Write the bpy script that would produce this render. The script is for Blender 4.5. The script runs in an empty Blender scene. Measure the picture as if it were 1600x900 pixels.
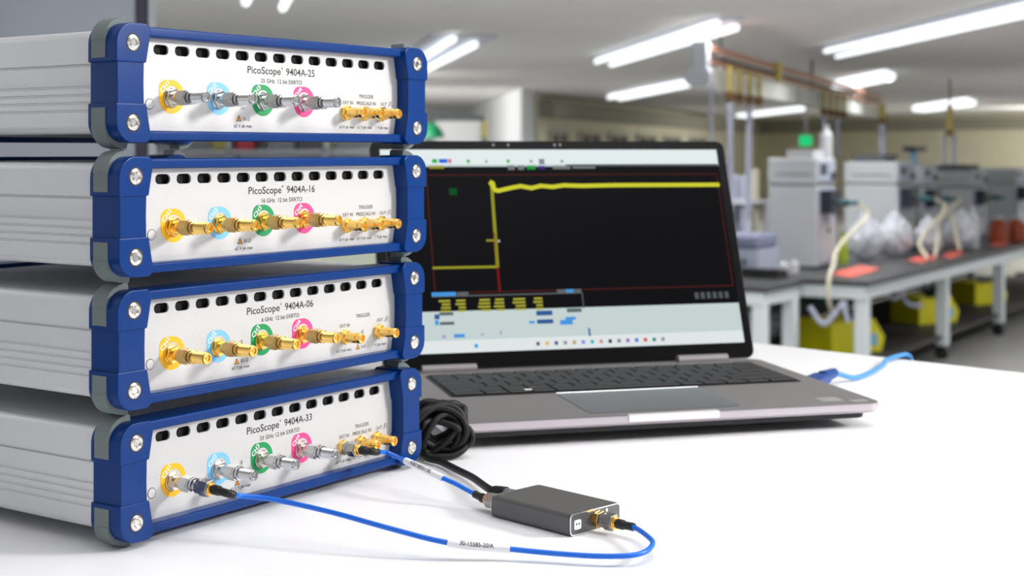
import bpy, bmesh, math, random
from mathutils import Vector, Matrix, noise
random.seed(7)
C = bpy.context.scene.collection
SC = bpy.context.scene
PI = math.pi

# ------------------------------------------------------------------ camera, world, lights, exposure
F, PY, CAMZ, TZ = 2290.0, 235.1, 1.6, 1.4004          # focal (px), horizon row, camera height, table height
cam_d = bpy.data.cameras.new('camera'); cam = bpy.data.objects.new('camera', cam_d); C.objects.link(cam)
cam.location = (0, 0, CAMZ); cam.rotation_euler = (PI/2, 0, 0)
cam_d.sensor_width = 36.0; cam_d.lens = 36.0*F/1600; cam_d.shift_y = (PY-450)/1600
cam_d.clip_start = 0.02; cam_d.clip_end = 200
cam_d.dof.use_dof = True; cam_d.dof.focus_distance = 0.79; cam_d.dof.aperture_fstop = 13.0
SC.camera = cam

w = bpy.data.worlds.new('world'); SC.world = w; w.use_nodes = True
bg = w.node_tree.nodes['Background']; bg.inputs[0].default_value = (0.93, 0.96, 1.0, 1); bg.inputs[1].default_value = 0.82

def area(name, loc, target, size, power, col=(1, 1, 1), size_y=None, spread=180):
    d = bpy.data.lights.new(name, 'AREA'); d.energy = power; d.color = col; d.size = size
    d.spread = math.radians(spread)
    if size_y: d.shape = 'RECTANGLE'; d.size_y = size_y
    o = bpy.data.objects.new(name, d); C.objects.link(o); o.location = loc
    o.rotation_euler = (Vector(target)-Vector(loc)).to_track_quat('-Z', 'Y').to_euler(); return o
area('key_softbox', (1.45, 0.78, 2.10), (-0.05, 0.80, 1.52), 0.24, 23, (1, 0.98, 0.95))
area('overhead_fill', (0.35, 0.75, 2.38), (0.25, 0.85, 1.4), 0.9, 7, (1, 1, 1))  # unseen fill added to whiten the tabletop
area('side_fill', (-1.7, 1.45, 1.95), (-0.25, 0.85, 1.5), 0.7, 9, (1, 1, 1))  # unseen fill added to lift the left sides of the stack
# unseen lamps added at ceiling height to brighten the lab
for lx, ly, lw in [(-3.2, 5.5, 74), (4.6, 5.5, 74), (1.6, 6.4, 80), (-6.5, 11, 74), (-3.8, 15, 74), (6.2, 10.5, 74), (9.5, 14, 74), (7.5, 17, 74), (-8, 20, 74), (11, 20, 110),
                   (-9, 26, 74), (-2.5, 21, 60)]:
    area('added_ceiling_lamp', (lx, ly, 2.36), (lx, ly, 0), 0.25, lw, (0.97, 0.98, 1), 2.4, 150)
for a, b, lw in [((12.5, 23, 2.3), (12.2, 33, 1.3), 300), ((10.9, 28, 2.3), (9.0, 39, 1.3), 300), ((-1.75, 15.6, 2.3), (-0.3, 22, 1.5), 55), ((-3.4, 20, 2.3), (3.0, 30, 1.4), 240)]:
    area('added_wall_fill', a, b, 0.5, lw, (1, 0.98, 0.94), 1.0)  # unseen lamps added to brighten the far walls and the partition
SC.view_settings.view_transform = 'Standard'; SC.view_settings.look = 'None'
SC.view_settings.exposure = 0.0; SC.view_settings.gamma = 1.0
SC.view_settings.use_curve_mapping = False

# ------------------------------------------------------------------ materials
def srgb(r, g, b):
    def c(v):
        v /= 255.0
        return v/12.92 if v <= 0.04045 else ((v+0.055)/1.055)**2.4
    return (c(r), c(g), c(b), 1)
MATS = {}
def M(name, col, rough=0.5, metal=0.0, grain=0.0, gscale=800.0, bump=0.0, trans=0.0, emit=None, estr=0.0, coat=0.0, spec=0.5, alpha=1.0):
    if name in MATS: return MATS[name]
    m = bpy.data.materials.new(name); m.use_nodes = True; nt = m.node_tree; b = nt.nodes['Principled BSDF']
    b.inputs['Base Color'].default_value = col; b.inputs['Roughness'].default_value = rough; b.inputs['Metallic'].default_value = metal
    b.inputs['Specular IOR Level'].default_value = spec
    if trans: b.inputs['Transmission Weight'].default_value = trans
    if coat: b.inputs['Coat Weight'].default_value = coat
    if emit: b.inputs['Emission Color'].default_value = emit; b.inputs['Emission Strength'].default_value = estr
    if grain or bump:
        tc = nt.nodes.new('ShaderNodeTexCoord'); nz = nt.nodes.new('ShaderNodeTexNoise')
        nz.inputs['Scale'].default_value = gscale; nz.inputs['Detail'].default_value = 3
        nt.links.new(tc.outputs['Object'], nz.inputs['Vector'])
        if grain:
            mr = nt.nodes.new('ShaderNodeMapRange'); mr.inputs['To Min'].default_value = 1-grain; mr.inputs['To Max'].default_value = 1+grain
            mr.inputs['From Min'].default_value = 0.3; mr.inputs['From Max'].default_value = 0.7
            mx = nt.nodes.new('ShaderNodeMix'); mx.data_type = 'RGBA'; mx.blend_type = 'MULTIPLY'; mx.inputs[0].default_value = 1
            mx.inputs[6].default_value = col
            nt.links.new(nz.outputs['Fac'], mr.inputs['Value']); nt.links.new(mr.outputs['Result'], mx.inputs[7])
            nt.links.new(mx.outputs[2], b.inputs['Base Color'])
        if bump:
            bp = nt.nodes.new('ShaderNodeBump'); bp.inputs['Strength'].default_value = bump; bp.inputs['Distance'].default_value = 0.0003
            nt.links.new(nz.outputs['Fac'], bp.inputs['Height']); nt.links.new(bp.outputs['Normal'], b.inputs['Normal'])
    MATS[name] = m; return m
BLUE = M('blue_anodised', srgb(0, 51, 118), 0.30, 0.0, 0.04, 900, 0.03, spec=0.2)
ALU = M('silver_anodised', srgb(214, 214, 217), 0.42, 0.12, 0.035, 1400, 0.08)
PANEL = M('white_speckled_panel', srgb(204, 203, 203), 0.42, 0.1, 0.07, 1500, 0.12)
GREYRUB = M('grey_rubber', srgb(112, 121, 122), 0.7, 0, 0.05, 600)
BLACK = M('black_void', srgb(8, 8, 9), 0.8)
INK = M('black_ink', srgb(38, 36, 40), 0.6)
WINK = M('white_ink', srgb(245, 245, 245), 0.5)
GOLD = M('gold_plate', (0.93, 0.60, 0.17, 1), 0.17, 1.0)
BRASSG = M('brown_gold', (0.60, 0.40, 0.14, 1), 0.30, 1.0)
SILV = M('silver_plate', (0.60, 0.60, 0.60, 1), 0.16, 1.0)
STEEL = M('dull_steel', (0.40, 0.39, 0.38, 1), 0.27, 1.0)
NICK = M('nickel', (0.66, 0.60, 0.56, 1), 0.16, 1.0)
SCREWM = M('screw_steel', (0.80, 0.77, 0.73, 1), 0.15, 1.0)
CYEL = M('ring_yellow', srgb(250, 186, 10), 0.5); CBLU = M('ring_blue', srgb(122, 192, 236), 0.5)
CGRN = M('ring_green', srgb(0, 148, 82), 0.5); CPNK = M('ring_pink', srgb(233, 66, 138), 0.5)
WARN = M('warning_orange', srgb(235, 150, 30), 0.5)
CBLUE = M('cable_blue', srgb(16, 110, 226), 0.32)
CBLK = M('heatshrink_black', srgb(28, 27, 27), 0.5)
CORD = M('cord_black', srgb(15, 15, 16), 0.5, spec=0.35)
WHITE = M('label_white', srgb(240, 240, 244), 0.5)
BOXM = M('box_graphite', srgb(96, 95, 95), 0.45, 0.3, 0.05, 2500, 0.1)
BOXEND = M('box_end_graphite', srgb(92, 94, 97), 0.35, 0.3)
BRIGHT = M('bright_edge', (0.85, 0.85, 0.86, 1), 0.25, 1.0)
TABLE = M('white_laminate', srgb(243, 243, 246), 0.4, 0, 0.012, 30)
TLEG = M('table_leg_grey', srgb(120, 122, 126), 0.4, 0.5)
LAPA = M('laptop_grey', srgb(130, 126, 128), 0.5, 0.4, 0.03, 900)
LAPE = M('laptop_edge', srgb(196, 188, 194), 0.35, 0.7)
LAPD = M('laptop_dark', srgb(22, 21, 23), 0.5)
KEYM = M('key_black', srgb(34, 34, 37), 0.55)
PADM = M('pad_grey', srgb(108, 109, 113), 0.3, 0.3)
BEZ = M('bezel_black', srgb(9, 9, 11), 0.25, spec=0.1)

# ------------------------------------------------------------------ mesh helpers
def newbm(): return bmesh.new()
def finish_mesh(name, bm, mat, smooth=32):
    me = bpy.data.meshes.new(name); bmesh.ops.recalc_face_normals(bm, faces=bm.faces[:])
    bm.to_mesh(me); bm.free()
    if mat: me.materials.append(mat)
    if smooth:
        me.polygons.foreach_set('use_smooth', [True]*len(me.polygons))
        me.set_sharp_from_angle(angle=math.radians(smooth))
        if smooth <= 35: me['weighted'] = 1
    return me
def put(name, me, parent=None, loc=(0, 0, 0), rot=(0, 0, 0), scale=None):
    o = bpy.data.objects.new(name, me); C.objects.link(o)
    if parent: o.parent = parent
    o.location = loc; o.rotation_euler = rot
    if scale: o.scale = scale
    if me and me.get('weighted'):
        wn_ = o.modifiers.new('weighted_normals', 'WEIGHTED_NORMAL'); wn_.keep_sharp = True; wn_.weight = 90
    return o
def obj(name, bm, mat, parent=None, loc=(0, 0, 0), rot=(0, 0, 0), smooth=32):
    return put(name, finish_mesh(name, bm, mat, smooth), parent, loc, rot)
CACHE = {}
def cobj(key, name, fn, mat, parent=None, loc=(0, 0, 0), rot=(0, 0, 0), smooth=32):
    k = (key, mat.name)
    if k not in CACHE: CACHE[k] = finish_mesh(name, fn(), mat, smooth)
    return put(name, CACHE[k], parent, loc, rot)
def tag(o, label, cat, group=None, kind=None):
    o['label'] = label; o['category'] = cat
    if group: o['group'] = group
    if kind: o['kind'] = kind
    return o
def struct(name, bm, mat, smooth=32):
    o = obj(name, bm, mat, None, smooth=smooth); o['kind'] = 'structure'; return o
def thing(name, label, cat, loc=(0, 0, 0), rz=0, group=None):
    o = bpy.data.objects.new(name, None); C.objects.link(o); o.empty_display_size = 0.05
    o.location = loc; o.rotation_euler = (0, 0, rz); return tag(o, label, cat, group)
def bevel(bm, geom_edges, r, seg=2):
    if r > 0 and geom_edges: bmesh.ops.bevel(bm, geom=geom_edges, offset=r, segments=seg, affect='EDGES', profile=0.5, clamp_overlap=True)
def box(bm, x0, x1, y0, y1, z0, z1, r=0, seg=2, mtx=None):
    b2 = bmesh.new(); bmesh.ops.create_cube(b2, size=1)
    for v in b2.verts: v.co = Vector((x0+(v.co.x+.5)*(x1-x0), y0+(v.co.y+.5)*(y1-y0), z0+(v.co.z+.5)*(z1-z0)))
    bevel(b2, b2.edges[:], r, seg); merge(bm, b2, mtx); return bm
def merge(bm, b2, mtx=None):
    if mtx is not None: b2.transform(mtx)
    me = bpy.data.meshes.new('tmp'); b2.to_mesh(me); b2.free(); bm.from_mesh(me); bpy.data.meshes.remove(me)
def prism(bm, pts, a0, a1, axis='y', r=0, seg=2, mtx=None):
    """polygon pts extruded along an axis: 'y' pts are (x,z); 'z' pts are (x,y); 'x' pts are (y,z)"""
    b2 = bmesh.new()
    def P(p, a):
        return Vector((p[0], a, p[1])) if axis == 'y' else Vector((p[0], p[1], a)) if axis == 'z' else Vector((a, p[0], p[1]))
    A = [b2.verts.new(P(p, a0)) for p in pts]; B = [b2.verts.new(P(p, a1)) for p in pts]
    n = len(pts); b2.faces.new(A); b2.faces.new(B[::-1])
    for i in range(n): b2.faces.new((A[i], B[i], B[(i+1) % n], A[(i+1) % n]))
    bmesh.ops.recalc_face_normals(b2, faces=b2.faces[:])
    if r:
        es = [e for e in b2.edges if len(e.link_faces) == 2 and e.calc_face_angle(0) > 0.6]
        bevel(b2, es, r, seg)
    merge(bm, b2, mtx); return bm
def lathe(bm, prof, n=32, axis='-y', mtx=None, hexn=None):
    """prof: list of (d, r) along the axis"""
    b2 = bmesh.new(); rings = []
    def P(d, r, t):
        c, s = r*math.cos(t), r*math.sin(t)
        return {'-y': Vector((c, -d, s)), 'z': Vector((c, s, d)), 'x': Vector((d, c, s)), 'y': Vector((c, d, s))}[axis]
    for d, r in prof:
        if r < 1e-7: rings.append([b2.verts.new(P(d, 0, 0))])
        else: rings.append([b2.verts.new(P(d, r, 2*PI*i/n)) for i in range(n)])
    for A, B in zip(rings, rings[1:]):
        if len(A) == 1 and len(B) == 1: continue
        for i in range(n):
            j = (i+1) % n
            if len(A) == 1: b2.faces.new((A[0], B[i], B[j]))
            elif len(B) == 1: b2.faces.new((A[i], B[0], A[j]))
            else: b2.faces.new((A[i], B[i], B[j], A[j]))
    merge(bm, b2, mtx); return bm
def hexpr(bm, d0, d1, rc, ch=0.0004, axis='-y', rot=0.0, mtx=None):
    """hexagonal nut: across-corner radius rc, chamfered ends"""
    b2 = bmesh.new()
    def P(d, r, t):
        c, s = r*math.cos(t), r*math.sin(t)
        return {'-y': Vector((c, -d, s)), 'z': Vector((c, s, d)), 'x': Vector((d, c, s))}[axis]
    rings = [[b2.verts.new(P(d, r, rot+PI*i/3)) for i in range(6)] for d, r in ((d0, rc-ch), (d0+ch, rc), (d1-ch, rc), (d1, rc-ch))]
    b2.faces.new(rings[0]); b2.faces.new(rings[-1][::-1])
    for A, B in zip(rings, rings[1:]):
        for i in range(6): b2.faces.new((A[i], B[i], B[(i+1) % 6], A[(i+1) % 6]))
    merge(bm, b2, mtx); return bm
def arc(cx, cy, r, a0, a1, n=8):
    return [(cx+r*math.cos(math.radians(a0+(a1-a0)*i/n)), cy+r*math.sin(math.radians(a0+(a1-a0)*i/n))) for i in range(n+1)]
def rrect(x0, x1, y0, y1, r, n=5):
    return arc(x1-r, y1-r, r, 0, 90, n)+arc(x0+r, y1-r, r, 90, 180, n)+arc(x0+r, y0+r, r, 180, 270, n)+arc(x1-r, y0+r, r, 270, 360, n)
def catmull(P, sub=10):
    P = [Vector(p) for p in P]; Q = [2*P[0]-P[1]]+P+[2*P[-1]-P[-2]]; out = []
    for i in range(1, len(Q)-2):
        a, b, c, d = Q[i-1:i+3]
        for k in range(sub):
            t = k/sub
            out.append(0.5*((2*b)+(c-a)*t+(2*a-5*b+4*c-d)*t*t+(3*b-a-3*c+d)*t**3))
    out.append(P[-1]); return out
def tube(bm, pts, r, n=12, rs=None):
    pts = [Vector(p) for p in pts]; b2 = bmesh.new(); rings = []
    t0 = (pts[1]-pts[0]).normalized(); nrm = t0.orthogonal().normalized()
    for i, p in enumerate(pts):
        t = (pts[min(i+1, len(pts)-1)]-pts[max(i-1, 0)]).normalized()
        nrm = (nrm-t*nrm.dot(t)).normalized(); bn = t.cross(nrm); rr = rs[i] if rs else r
        rings.append([b2.verts.new(p+(nrm*math.cos(2*PI*k/n)+bn*math.sin(2*PI*k/n))*rr) for k in range(n)])
    for A, B in zip(rings, rings[1:]):
        for k in range(n): b2.faces.new((A[k], A[(k+1) % n], B[(k+1) % n], B[k]))
    b2.faces.new(rings[0][::-1]); b2.faces.new(rings[-1]); merge(bm, b2); return bm
def flat(bm, outer, holes=(), depth=0.0002, place=None):
    """2-D outline with holes -> thin solid; place maps (x,y,z) to 3-D"""
    cu = bpy.data.curves.new('tmp', 'CURVE'); cu.dimensions = '2D'; cu.fill_mode = 'BOTH'; cu.extrude = depth/2
    for poly in [outer]+list(holes):
        s = cu.splines.new('POLY'); s.points.add(len(poly)-1); s.use_cyclic_u = True
        for p, q in zip(s.points, poly): p.co = (q[0]*1000, q[1]*1000, 0, 1)
    cu.extrude = depth*500
    o = bpy.data.objects.new('tmp', cu); me = o.to_mesh(); b2 = bmesh.new(); b2.from_mesh(me); o.to_mesh_clear()
    bpy.data.objects.remove(o); bpy.data.curves.remove(cu)
    for v in b2.verts: v.co = Vector(place(v.co.x/1000, v.co.y/1000, v.co.z/1000))
    bmesh.ops.remove_doubles(b2, verts=b2.verts[:], dist=1e-7)
    merge(bm, b2); return bm
BOLD = 0.0
def text_pts(s):
    cu = bpy.data.curves.new('tmp', 'FONT'); cu.body = s; cu.size = 10; cu.resolution_u = 3; cu.offset = BOLD
    o = bpy.data.objects.new('tmp', cu); me = o.to_mesh(); b2 = bmesh.new(); b2.from_mesh(me); o.to_mesh_clear()
    bpy.data.objects.remove(o); bpy.data.curves.remove(cu); return b2
_b = text_pts('H'); HCAP = max(v.co.y for v in _b.verts); _b.free(); BOLD = 0.12
def text(bm, s, x0, x1, base, cap, place, bold=0):
    """lettering fitted between x0 and x1, baseline and cap height given"""
    b2 = text_pts(s); xs = [v.co.x for v in b2.verts]; a, b = min(xs), max(xs)
    for v in b2.verts:
        v.co = Vector(place(x0+(v.co.x-a)/(b-a)*(x1-x0), base+v.co.y/HCAP*cap, 0))
    merge(bm, b2); return bm
def solo(fn, *a, **k):
    bm = newbm(); fn(bm, *a, **k); return bm
def bbox(x0, x1, y0, y1, z0, z1, r=0, seg=2): return solo(box, x0, x1, y0, y1, z0, z1, r, seg)
def W(px, py, Y):                                        # the point at depth Y that stands at this place of the picture
    return Vector(((px-800)/F*Y, Y, CAMZ-(py-PY)/F*Y))
def Wz(px, py, z):                                       # same, for a known height z
    Y = F*(CAMZ-z)/(py-PY); return Vector(((px-800)/F*Y, Y, z))

# ------------------------------------------------------------------ the setting
FLOORM = M('floor_grey', srgb(158, 157, 155), 0.35, 0, 0.05, 3)
CEILM = M('ceiling_grey', srgb(226, 225, 222), 0.85, 0, 0.02, 2)
WALLM = M('wall_cream', srgb(222, 217, 192), 0.7, 0, 0.03, 2)
WALLW = M('wall_white', srgb(212, 214, 216), 0.7)
SOFF = M('soffit_shade_olive', srgb(150, 147, 132), 0.8)  # darker olive stands in for the shading along the wall top
ZC = 2.45
struct('floor', bbox(-14, 22, -3, 48, -0.1, 0), FLOORM)
struct('ceiling', bbox(-14, 22, -3, 48, ZC, ZC+0.1), CEILM)
def wall_between(name, a, b, z0, z1, t, mat):
    d = (Vector(b)-Vector(a)).normalized(); nrm = Vector((-d.y, d.x))
    pts = [a, b, tuple(Vector(b)+nrm*t), tuple(Vector(a)+nrm*t)]
    return struct(name, solo(prism, pts, z0, z1, 'z'), mat)
wall_between('wall_far', (0.40, 22.0), (7.2, 43.0), 0, ZC, 0.2, WALLM)
wall_between('wall_right', (7.0, 43.0), (17.0, 24.0), 0, ZC, 0.2, WALLM)
wall_between('wall_left', (-13.0, 16.0), (-0.7, 31.0), 0, ZC, 0.2, WALLW)
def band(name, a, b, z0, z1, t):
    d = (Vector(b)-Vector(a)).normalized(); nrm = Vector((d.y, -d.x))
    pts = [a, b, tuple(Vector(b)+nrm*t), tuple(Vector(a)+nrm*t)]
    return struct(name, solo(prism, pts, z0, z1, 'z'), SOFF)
band('soffit_shade_1', (0.40, 22.0), (7.2, 43.0), 2.10, 2.36, 0.25)
band('soffit_shade_2', (7.0, 43.0), (17.0, 24.0), 2.10, 2.36, 0.25)
# white partition wall end standing in the room
struct('wall_partition', solo(prism, [(0.13, 20.0), (0.29, 20.3), (-0.75, 31.0), (-0.95, 30.7)], 0, ZC, 'z'), WALLW)

# windows of the far wall: dark panes in pale frames
WINM = M('window_dark', srgb(74, 80, 84), 0.2); WFRM = M('window_frame', srgb(186, 184, 168), 0.6)
dwall = Vector((7.2-0.40, 43.0-22.0)).normalized()
for i, (px0, px1) in enumerate([(855, 882), (902, 933), (948, 976), (992, 1021), (1034, 1060), (1073, 1100)]):
    def hit(px):
        q = (px-800)/F; k = (0.40-q*22.0)/(q*dwall.y-dwall.x); return k
    k0, k1 = hit(px0), hit(px1); L = k1-k0
    wn = bpy.data.objects.new('window_%d' % (i+1), None); C.objects.link(wn); wn['kind'] = 'structure'
    p = Vector((0.40, 22.0))+dwall*k0; wn.location = (p.x, p.y, 1.05); wn.rotation_euler = (0, 0, math.atan2(dwall.y, dwall.x))
    fr = newbm(); H = 0.86
    box(fr, 0, L, -0.08, 0.0, 0, 0.06); box(fr, 0, L, -0.08, 0, H-0.06, H)
    for a in (0, L*0.5-0.03, L-0.06): box(fr, a, a+0.06, -0.08, 0, 0.06, H-0.06)
    obj('window_frame', fr, WFRM, wn); obj('pane', bbox(0.05, L-0.05, -0.04, -0.02, 0.05, H-0.05), WINM, wn)

# ------------------------------------------------------------------ the white table
e = Vector((0.710, -0.704)); nn = Vector((-0.704, -0.710)); EL = Vector((0.2471, 1.5292))
def tp(a, b): q = EL+e*a+nn*b; return (q.x, q.y)
tb = thing('table', 'white laminate table that the stack and the laptop stand on', 'table', (*tp(-0.3, 0.5), 0), math.atan2(e.y, e.x))
Tinv = tb.matrix_basis.inverted()
top = solo(box, -1.1, 1.15, -0.56, 0.50, TZ-0.032, TZ, 0.003, 2); obj('tabletop', top, TABLE, tb)
for sx in (-1.02, 1.07):
    for sy in (-0.48, 0.42):
        obj('leg', bbox(sx-0.03, sx+0.03, sy-0.03, sy+0.03, 0.0, TZ-0.032, 0.003), TLEG, tb)
ap = newbm()
for sy in (-0.49, 0.43): box(ap, -0.99, 1.04, sy-0.012, sy+0.012, TZ-0.10, TZ-0.0322)
for sx in (-1.02, 1.07): box(ap, sx-0.012, sx+0.012, -0.45, 0.39, TZ-0.10, TZ-0.0322)
obj('apron', ap, TLEG, tb)

# ------------------------------------------------------------------ the four stacked instruments
mm = 0.001
UW, UD, UH = 245.0, 232.0, 60.0
def sc(pts): return [(a*mm, b*mm) for a, b in pts]
def bezel_bm():
    bm = newbm()
    tl = [(19.0, 40.2), (22.2, 57.2), (19.4, 60.0)]+arc(10.5, 49.5, 10.5, 90, 180, 10)+[(0, 40.2)]
    for fx in (0, 1):
        for fz in (0, 1):
            p = [((UW-a) if fx else a, (UH-b) if fz else b) for a, b in tl]
            if fx != fz: p = p[::-1]
            prism(bm, sc(p), 0, 22*mm, 'y', 0.7*mm, 2)
    for fx in (0, 1):
        p = [(1.3, 18.5), (18.3, 18.5), (18.0, 30), (18.3, 41.5), (1.3, 41.5)]
        p = [((UW-a) if fx else a, b) for a, b in p]
        prism(bm, sc(p), 0.9*mm, 21.6*mm, 'y', 0.5*mm, 2)
    for fz in (0, 1):                                    # top and bottom rails, bevelled lip
        p = [(3.2, 54.4), (3.2, 58.2), (3.9, 58.9), (21.5, 58.9), (21.5, 55.4), (10.8, 53.6), (4.2, 53.7)]
        p = [(a, (UH-b) if fz else b) for a, b in p]
        prism(bm, sc(p), 17*mm, (UW-17)*mm, 'x', 0.4*mm, 2)
    return bm
def bumper_bm(fx, fz):
    bm = newbm()
    outer = [(-0.35, 42.4), (-0.35, 52.0)]+arc(10.6, 51.6, 11.2, 180, 93, 10)+[(11.5, 63.3), (13.4, 62.8)]
    inner = [(14.0, 59.0), (9.5, 58.6)]+arc(9.5, 50.5, 8.0, 90, 180, 8)+[(1.0, 42.4)]
    p = outer+inner
    p = [((UW-a) if fx else a, (UH-b) if fz else b) for a, b in p]
    prism(bm, sc(p), 8.3*mm, 18.8*mm, 'y', 0.5*mm, 2); return bm
def body_bm():
    half = [(122.5, 4.6), (8, 4.6)]+arc(8, 8.6, 4.0, 270, 180, 4)
    for g, d in ((16.2, .7), (20.2, .7), (24.2, .7), (28.3, .7)):
        half += [(4.0, g-.75), (4.0+d, g-.35), (4.0+d, g+.35), (4.0, g+.75)]
    half += [(3.6, 31.5), (3.6, 38.6), (4.9, 38.9), (4.9, 39.7), (3.6, 40.0), (3.6, 53.0)]+arc(7.1, 53.2, 3.5, 180, 90, 5)+[(122.5, 56.7)]
    left = half; right = [(UW-a, b) for a, b in half[::-1]]
    return solo(prism, sc(left+right[1:-1]), 21*mm, (UD-21)*mm, 'y')
def pp(x, y, z): return (x, 10*mm-z, y)                  # panel plane -> local, z is outward
def vent_slots(): return [rrect((37.0+14.4*i-5.0)*mm, (37.0+14.4*i+5.0)*mm, 45.6*mm, 50.8*mm, 2.3*mm, 4) for i in range(13)]
def panel_bm():
    return solo(flat, [(16*mm, 3*mm), (229*mm, 3*mm), (229*mm, 57*mm), (16*mm, 57*mm)], vent_slots(), 1.2*mm, lambda x, y, z: (x, 10.6*mm-z, y))
def screw_bm():
    bm = newbm(); lathe(bm, [(0.45, 1.95), (0.6, 2.15), (0.9, 2.5), (0.95, 3.0), (0.7, 3.6), (0.3, 4.0), (-0.5, 4.0)], 28); lathe(bm, [(0.06, 0), (0.06, 1.75), (0.62, 2.25)], 6)
    bm.transform(Matrix.Scale(mm, 4)); return bm
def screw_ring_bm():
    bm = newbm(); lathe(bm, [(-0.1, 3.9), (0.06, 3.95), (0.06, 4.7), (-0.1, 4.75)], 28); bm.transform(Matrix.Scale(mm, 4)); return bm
def socket_bm():
    bm = newbm(); hexpr(bm, 0.0, 0.35, 1.55, 0.1); bm.transform(Matrix.Scale(mm, 4)); return bm
def ring_bm():
    R, c = 8.75, 4.7
    outer = arc(0, 0, R, -180, 90, 30)+arc(-R+c, R-c, c, 90, 180, 8)
    inner = arc(0, 0, 5.7, 0, 360, 32)[:-1]
    return solo(flat, sc(outer), [sc(inner)], 0.14*mm, lambda x, y, z: (x, -z, y))
def place_rot(cx, cy, ang, z):
    ca, sa = math.cos(ang), math.sin(ang)
    return lambda x, y, q: (cx+x*ca-y*sa, -z, cy+x*sa+y*ca)
def ch_text_bm(s):
    return solo(text, s, -3.7*mm, 3.7*mm, -1.15*mm, 2.5*mm, place_rot(-4.95*mm, 5.05*mm, math.radians(47), 0.12*mm))
def mlathe(prof, n=28): 
    bm = newbm(); lathe(bm, [(a*mm, b*mm) for a, b in prof], n); return bm
def flange_bm(): return mlathe([(-1, 5.2), (0.9, 5.2), (1.1, 5.0), (1.1, 3.0), (7.2, 3.0), (7.2, 0)])
def nut_bm(): bm = newbm(); hexpr(bm, 1.0*mm, 3.2*mm, 4.9*mm, 0.35*mm, rot=0.2); return bm
def coupling_bm():
    bm = mlathe([(6.6, 3.0), (6.7, 3.7), (8.0, 3.75), (8.2, 3.0)]); hexpr(bm, 7.6*mm, 13.6*mm, 4.4*mm, 0.4*mm, rot=0.12)
    merge(bm, mlathe([(13.2, 3.2), (13.6, 3.9), (14.6, 3.9), (14.8, 3.1), (15.6, 3.1), (15.7, 3.8), (16.9, 3.8), (17.1, 2.9), (18, 2.9)])); return bm
def thread_bm(d0, d1, r, tip=1.2):
    p = [(d0-.6, r-.3)]; d = d0
    while d < d1-tip-.4: p += [(d, r-.28), (d+.28, r), (d+.42, r), (d+.7, r-.28)]; d += .7
    p += [(d1-tip, r-.3), (d1-tip, r-.15), (d1-.25, r-.15), (d1, r-.4), (d1, 2.0), (d1-1.0, 1.75), (d1-1.0, 0.8), (d1-.4, 0.5), (d1-.4, 0)]
    return mlathe(p)
def trig_body_bm(): return mlathe([(-1, 4.2), (0.5, 4.3), (0.7, 4.0), (0.7, 3.1), (3.6, 3.1), (3.7, 3.2), (11.4, 3.2), (11.5, 2.75), (11.9, 2.75), (12.0, 3.05), (14.6, 3.05), (14.9, 2.8), (14.9, 2.15), (13.8, 1.9), (13.8, .8), (14.4, .5), (14.4, 0)])
def trig_nut_bm(): bm = newbm(); hexpr(bm, 0.7*mm, 3.3*mm, 4.6*mm, 0.3*mm, rot=0.3); return bm

def channel(parent, u, col, txt, metal, nutm, barrel):
    r = cobj('ring', 'channel_ring', ring_bm, col, parent, ((u+0.6)*mm, 9.93*mm, 24.1*mm)); r['label'] = {CYEL: 'yellow', CBLU: 'light blue', CGRN: 'green', CPNK: 'pink'}[col]+' channel ring'
    cobj('cht'+txt, 'channel_lettering', lambda: ch_text_bm(txt), WINK, r)
    c = cobj('flange', 'channel_connector', flange_bm, barrel, parent, (u*mm, 10*mm, 23.5*mm))
    cobj('nut', 'hex_nut', nut_bm, barrel, c); cobj('coup', 'coupling_body', coupling_bm, nutm, c)
    cobj('thr', 'threaded_tip', lambda: thread_bm(17.6, 27.0, 3.15), metal, c)
def trigger(parent, u):
    c = cobj('trig', 'trigger_connector', trig_body_bm, GOLD, parent, (u*mm, 10*mm, 18.5*mm))
    cobj('tnut', 'hex_nut', trig_nut_bm, GOLD, c)
TXZ = 0.06*mm
def tplace(x, y, z): return (x, 10*mm-TXZ, y)
def lettering(parent, name, items):
    bm = newbm()
    if name.startswith('rating'):
        for s, x0, x1, b, c in items: obj(name, solo(text, s, x0*mm, x1*mm, b*mm, c*mm, tplace), INK, parent, smooth=0)
        bm.free(); return
    for s, x0, x1, b, c in items: text(bm, s, x0*mm, x1*mm, b*mm, c*mm, tplace)
    return obj(name, bm, INK, parent, smooth=0)
def polyline(bm, pts, wd):
    for (x0, y0), (x1, y1) in zip(pts, pts[1:]):
        d = Vector((x1-x0, y1-y0)).normalized()*wd/2; n = Vector((-d.y, d.x))
        q = [(x0-d.x+n.x, y0-d.y+n.y), (x0-d.x-n.x, y0-d.y-n.y), (x1+d.x-n.x, y1+d.y-n.y), (x1+d.x+n.x, y1+d.y+n.y)]
        bm.faces.new([bm.verts.new(tplace(a*mm, b*mm, 0)) for a, b in q])
def pulse_bm(x, y):
    bm = newbm(); polyline(bm, [(x, y), (x+1.5, y), (x+1.5, y+2.6), (x+3.3, y+2.6), (x+3.3, y), (x+4.3, y)], 0.32)
    for q in [[(x+.6, y+1.0), (x+2.4, y+1.0), (x+1.5, y+2.0)]]:
        bm.faces.new([bm.verts.new(tplace(a*mm, b*mm, 0)) for a, b in q])
    return bm
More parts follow.
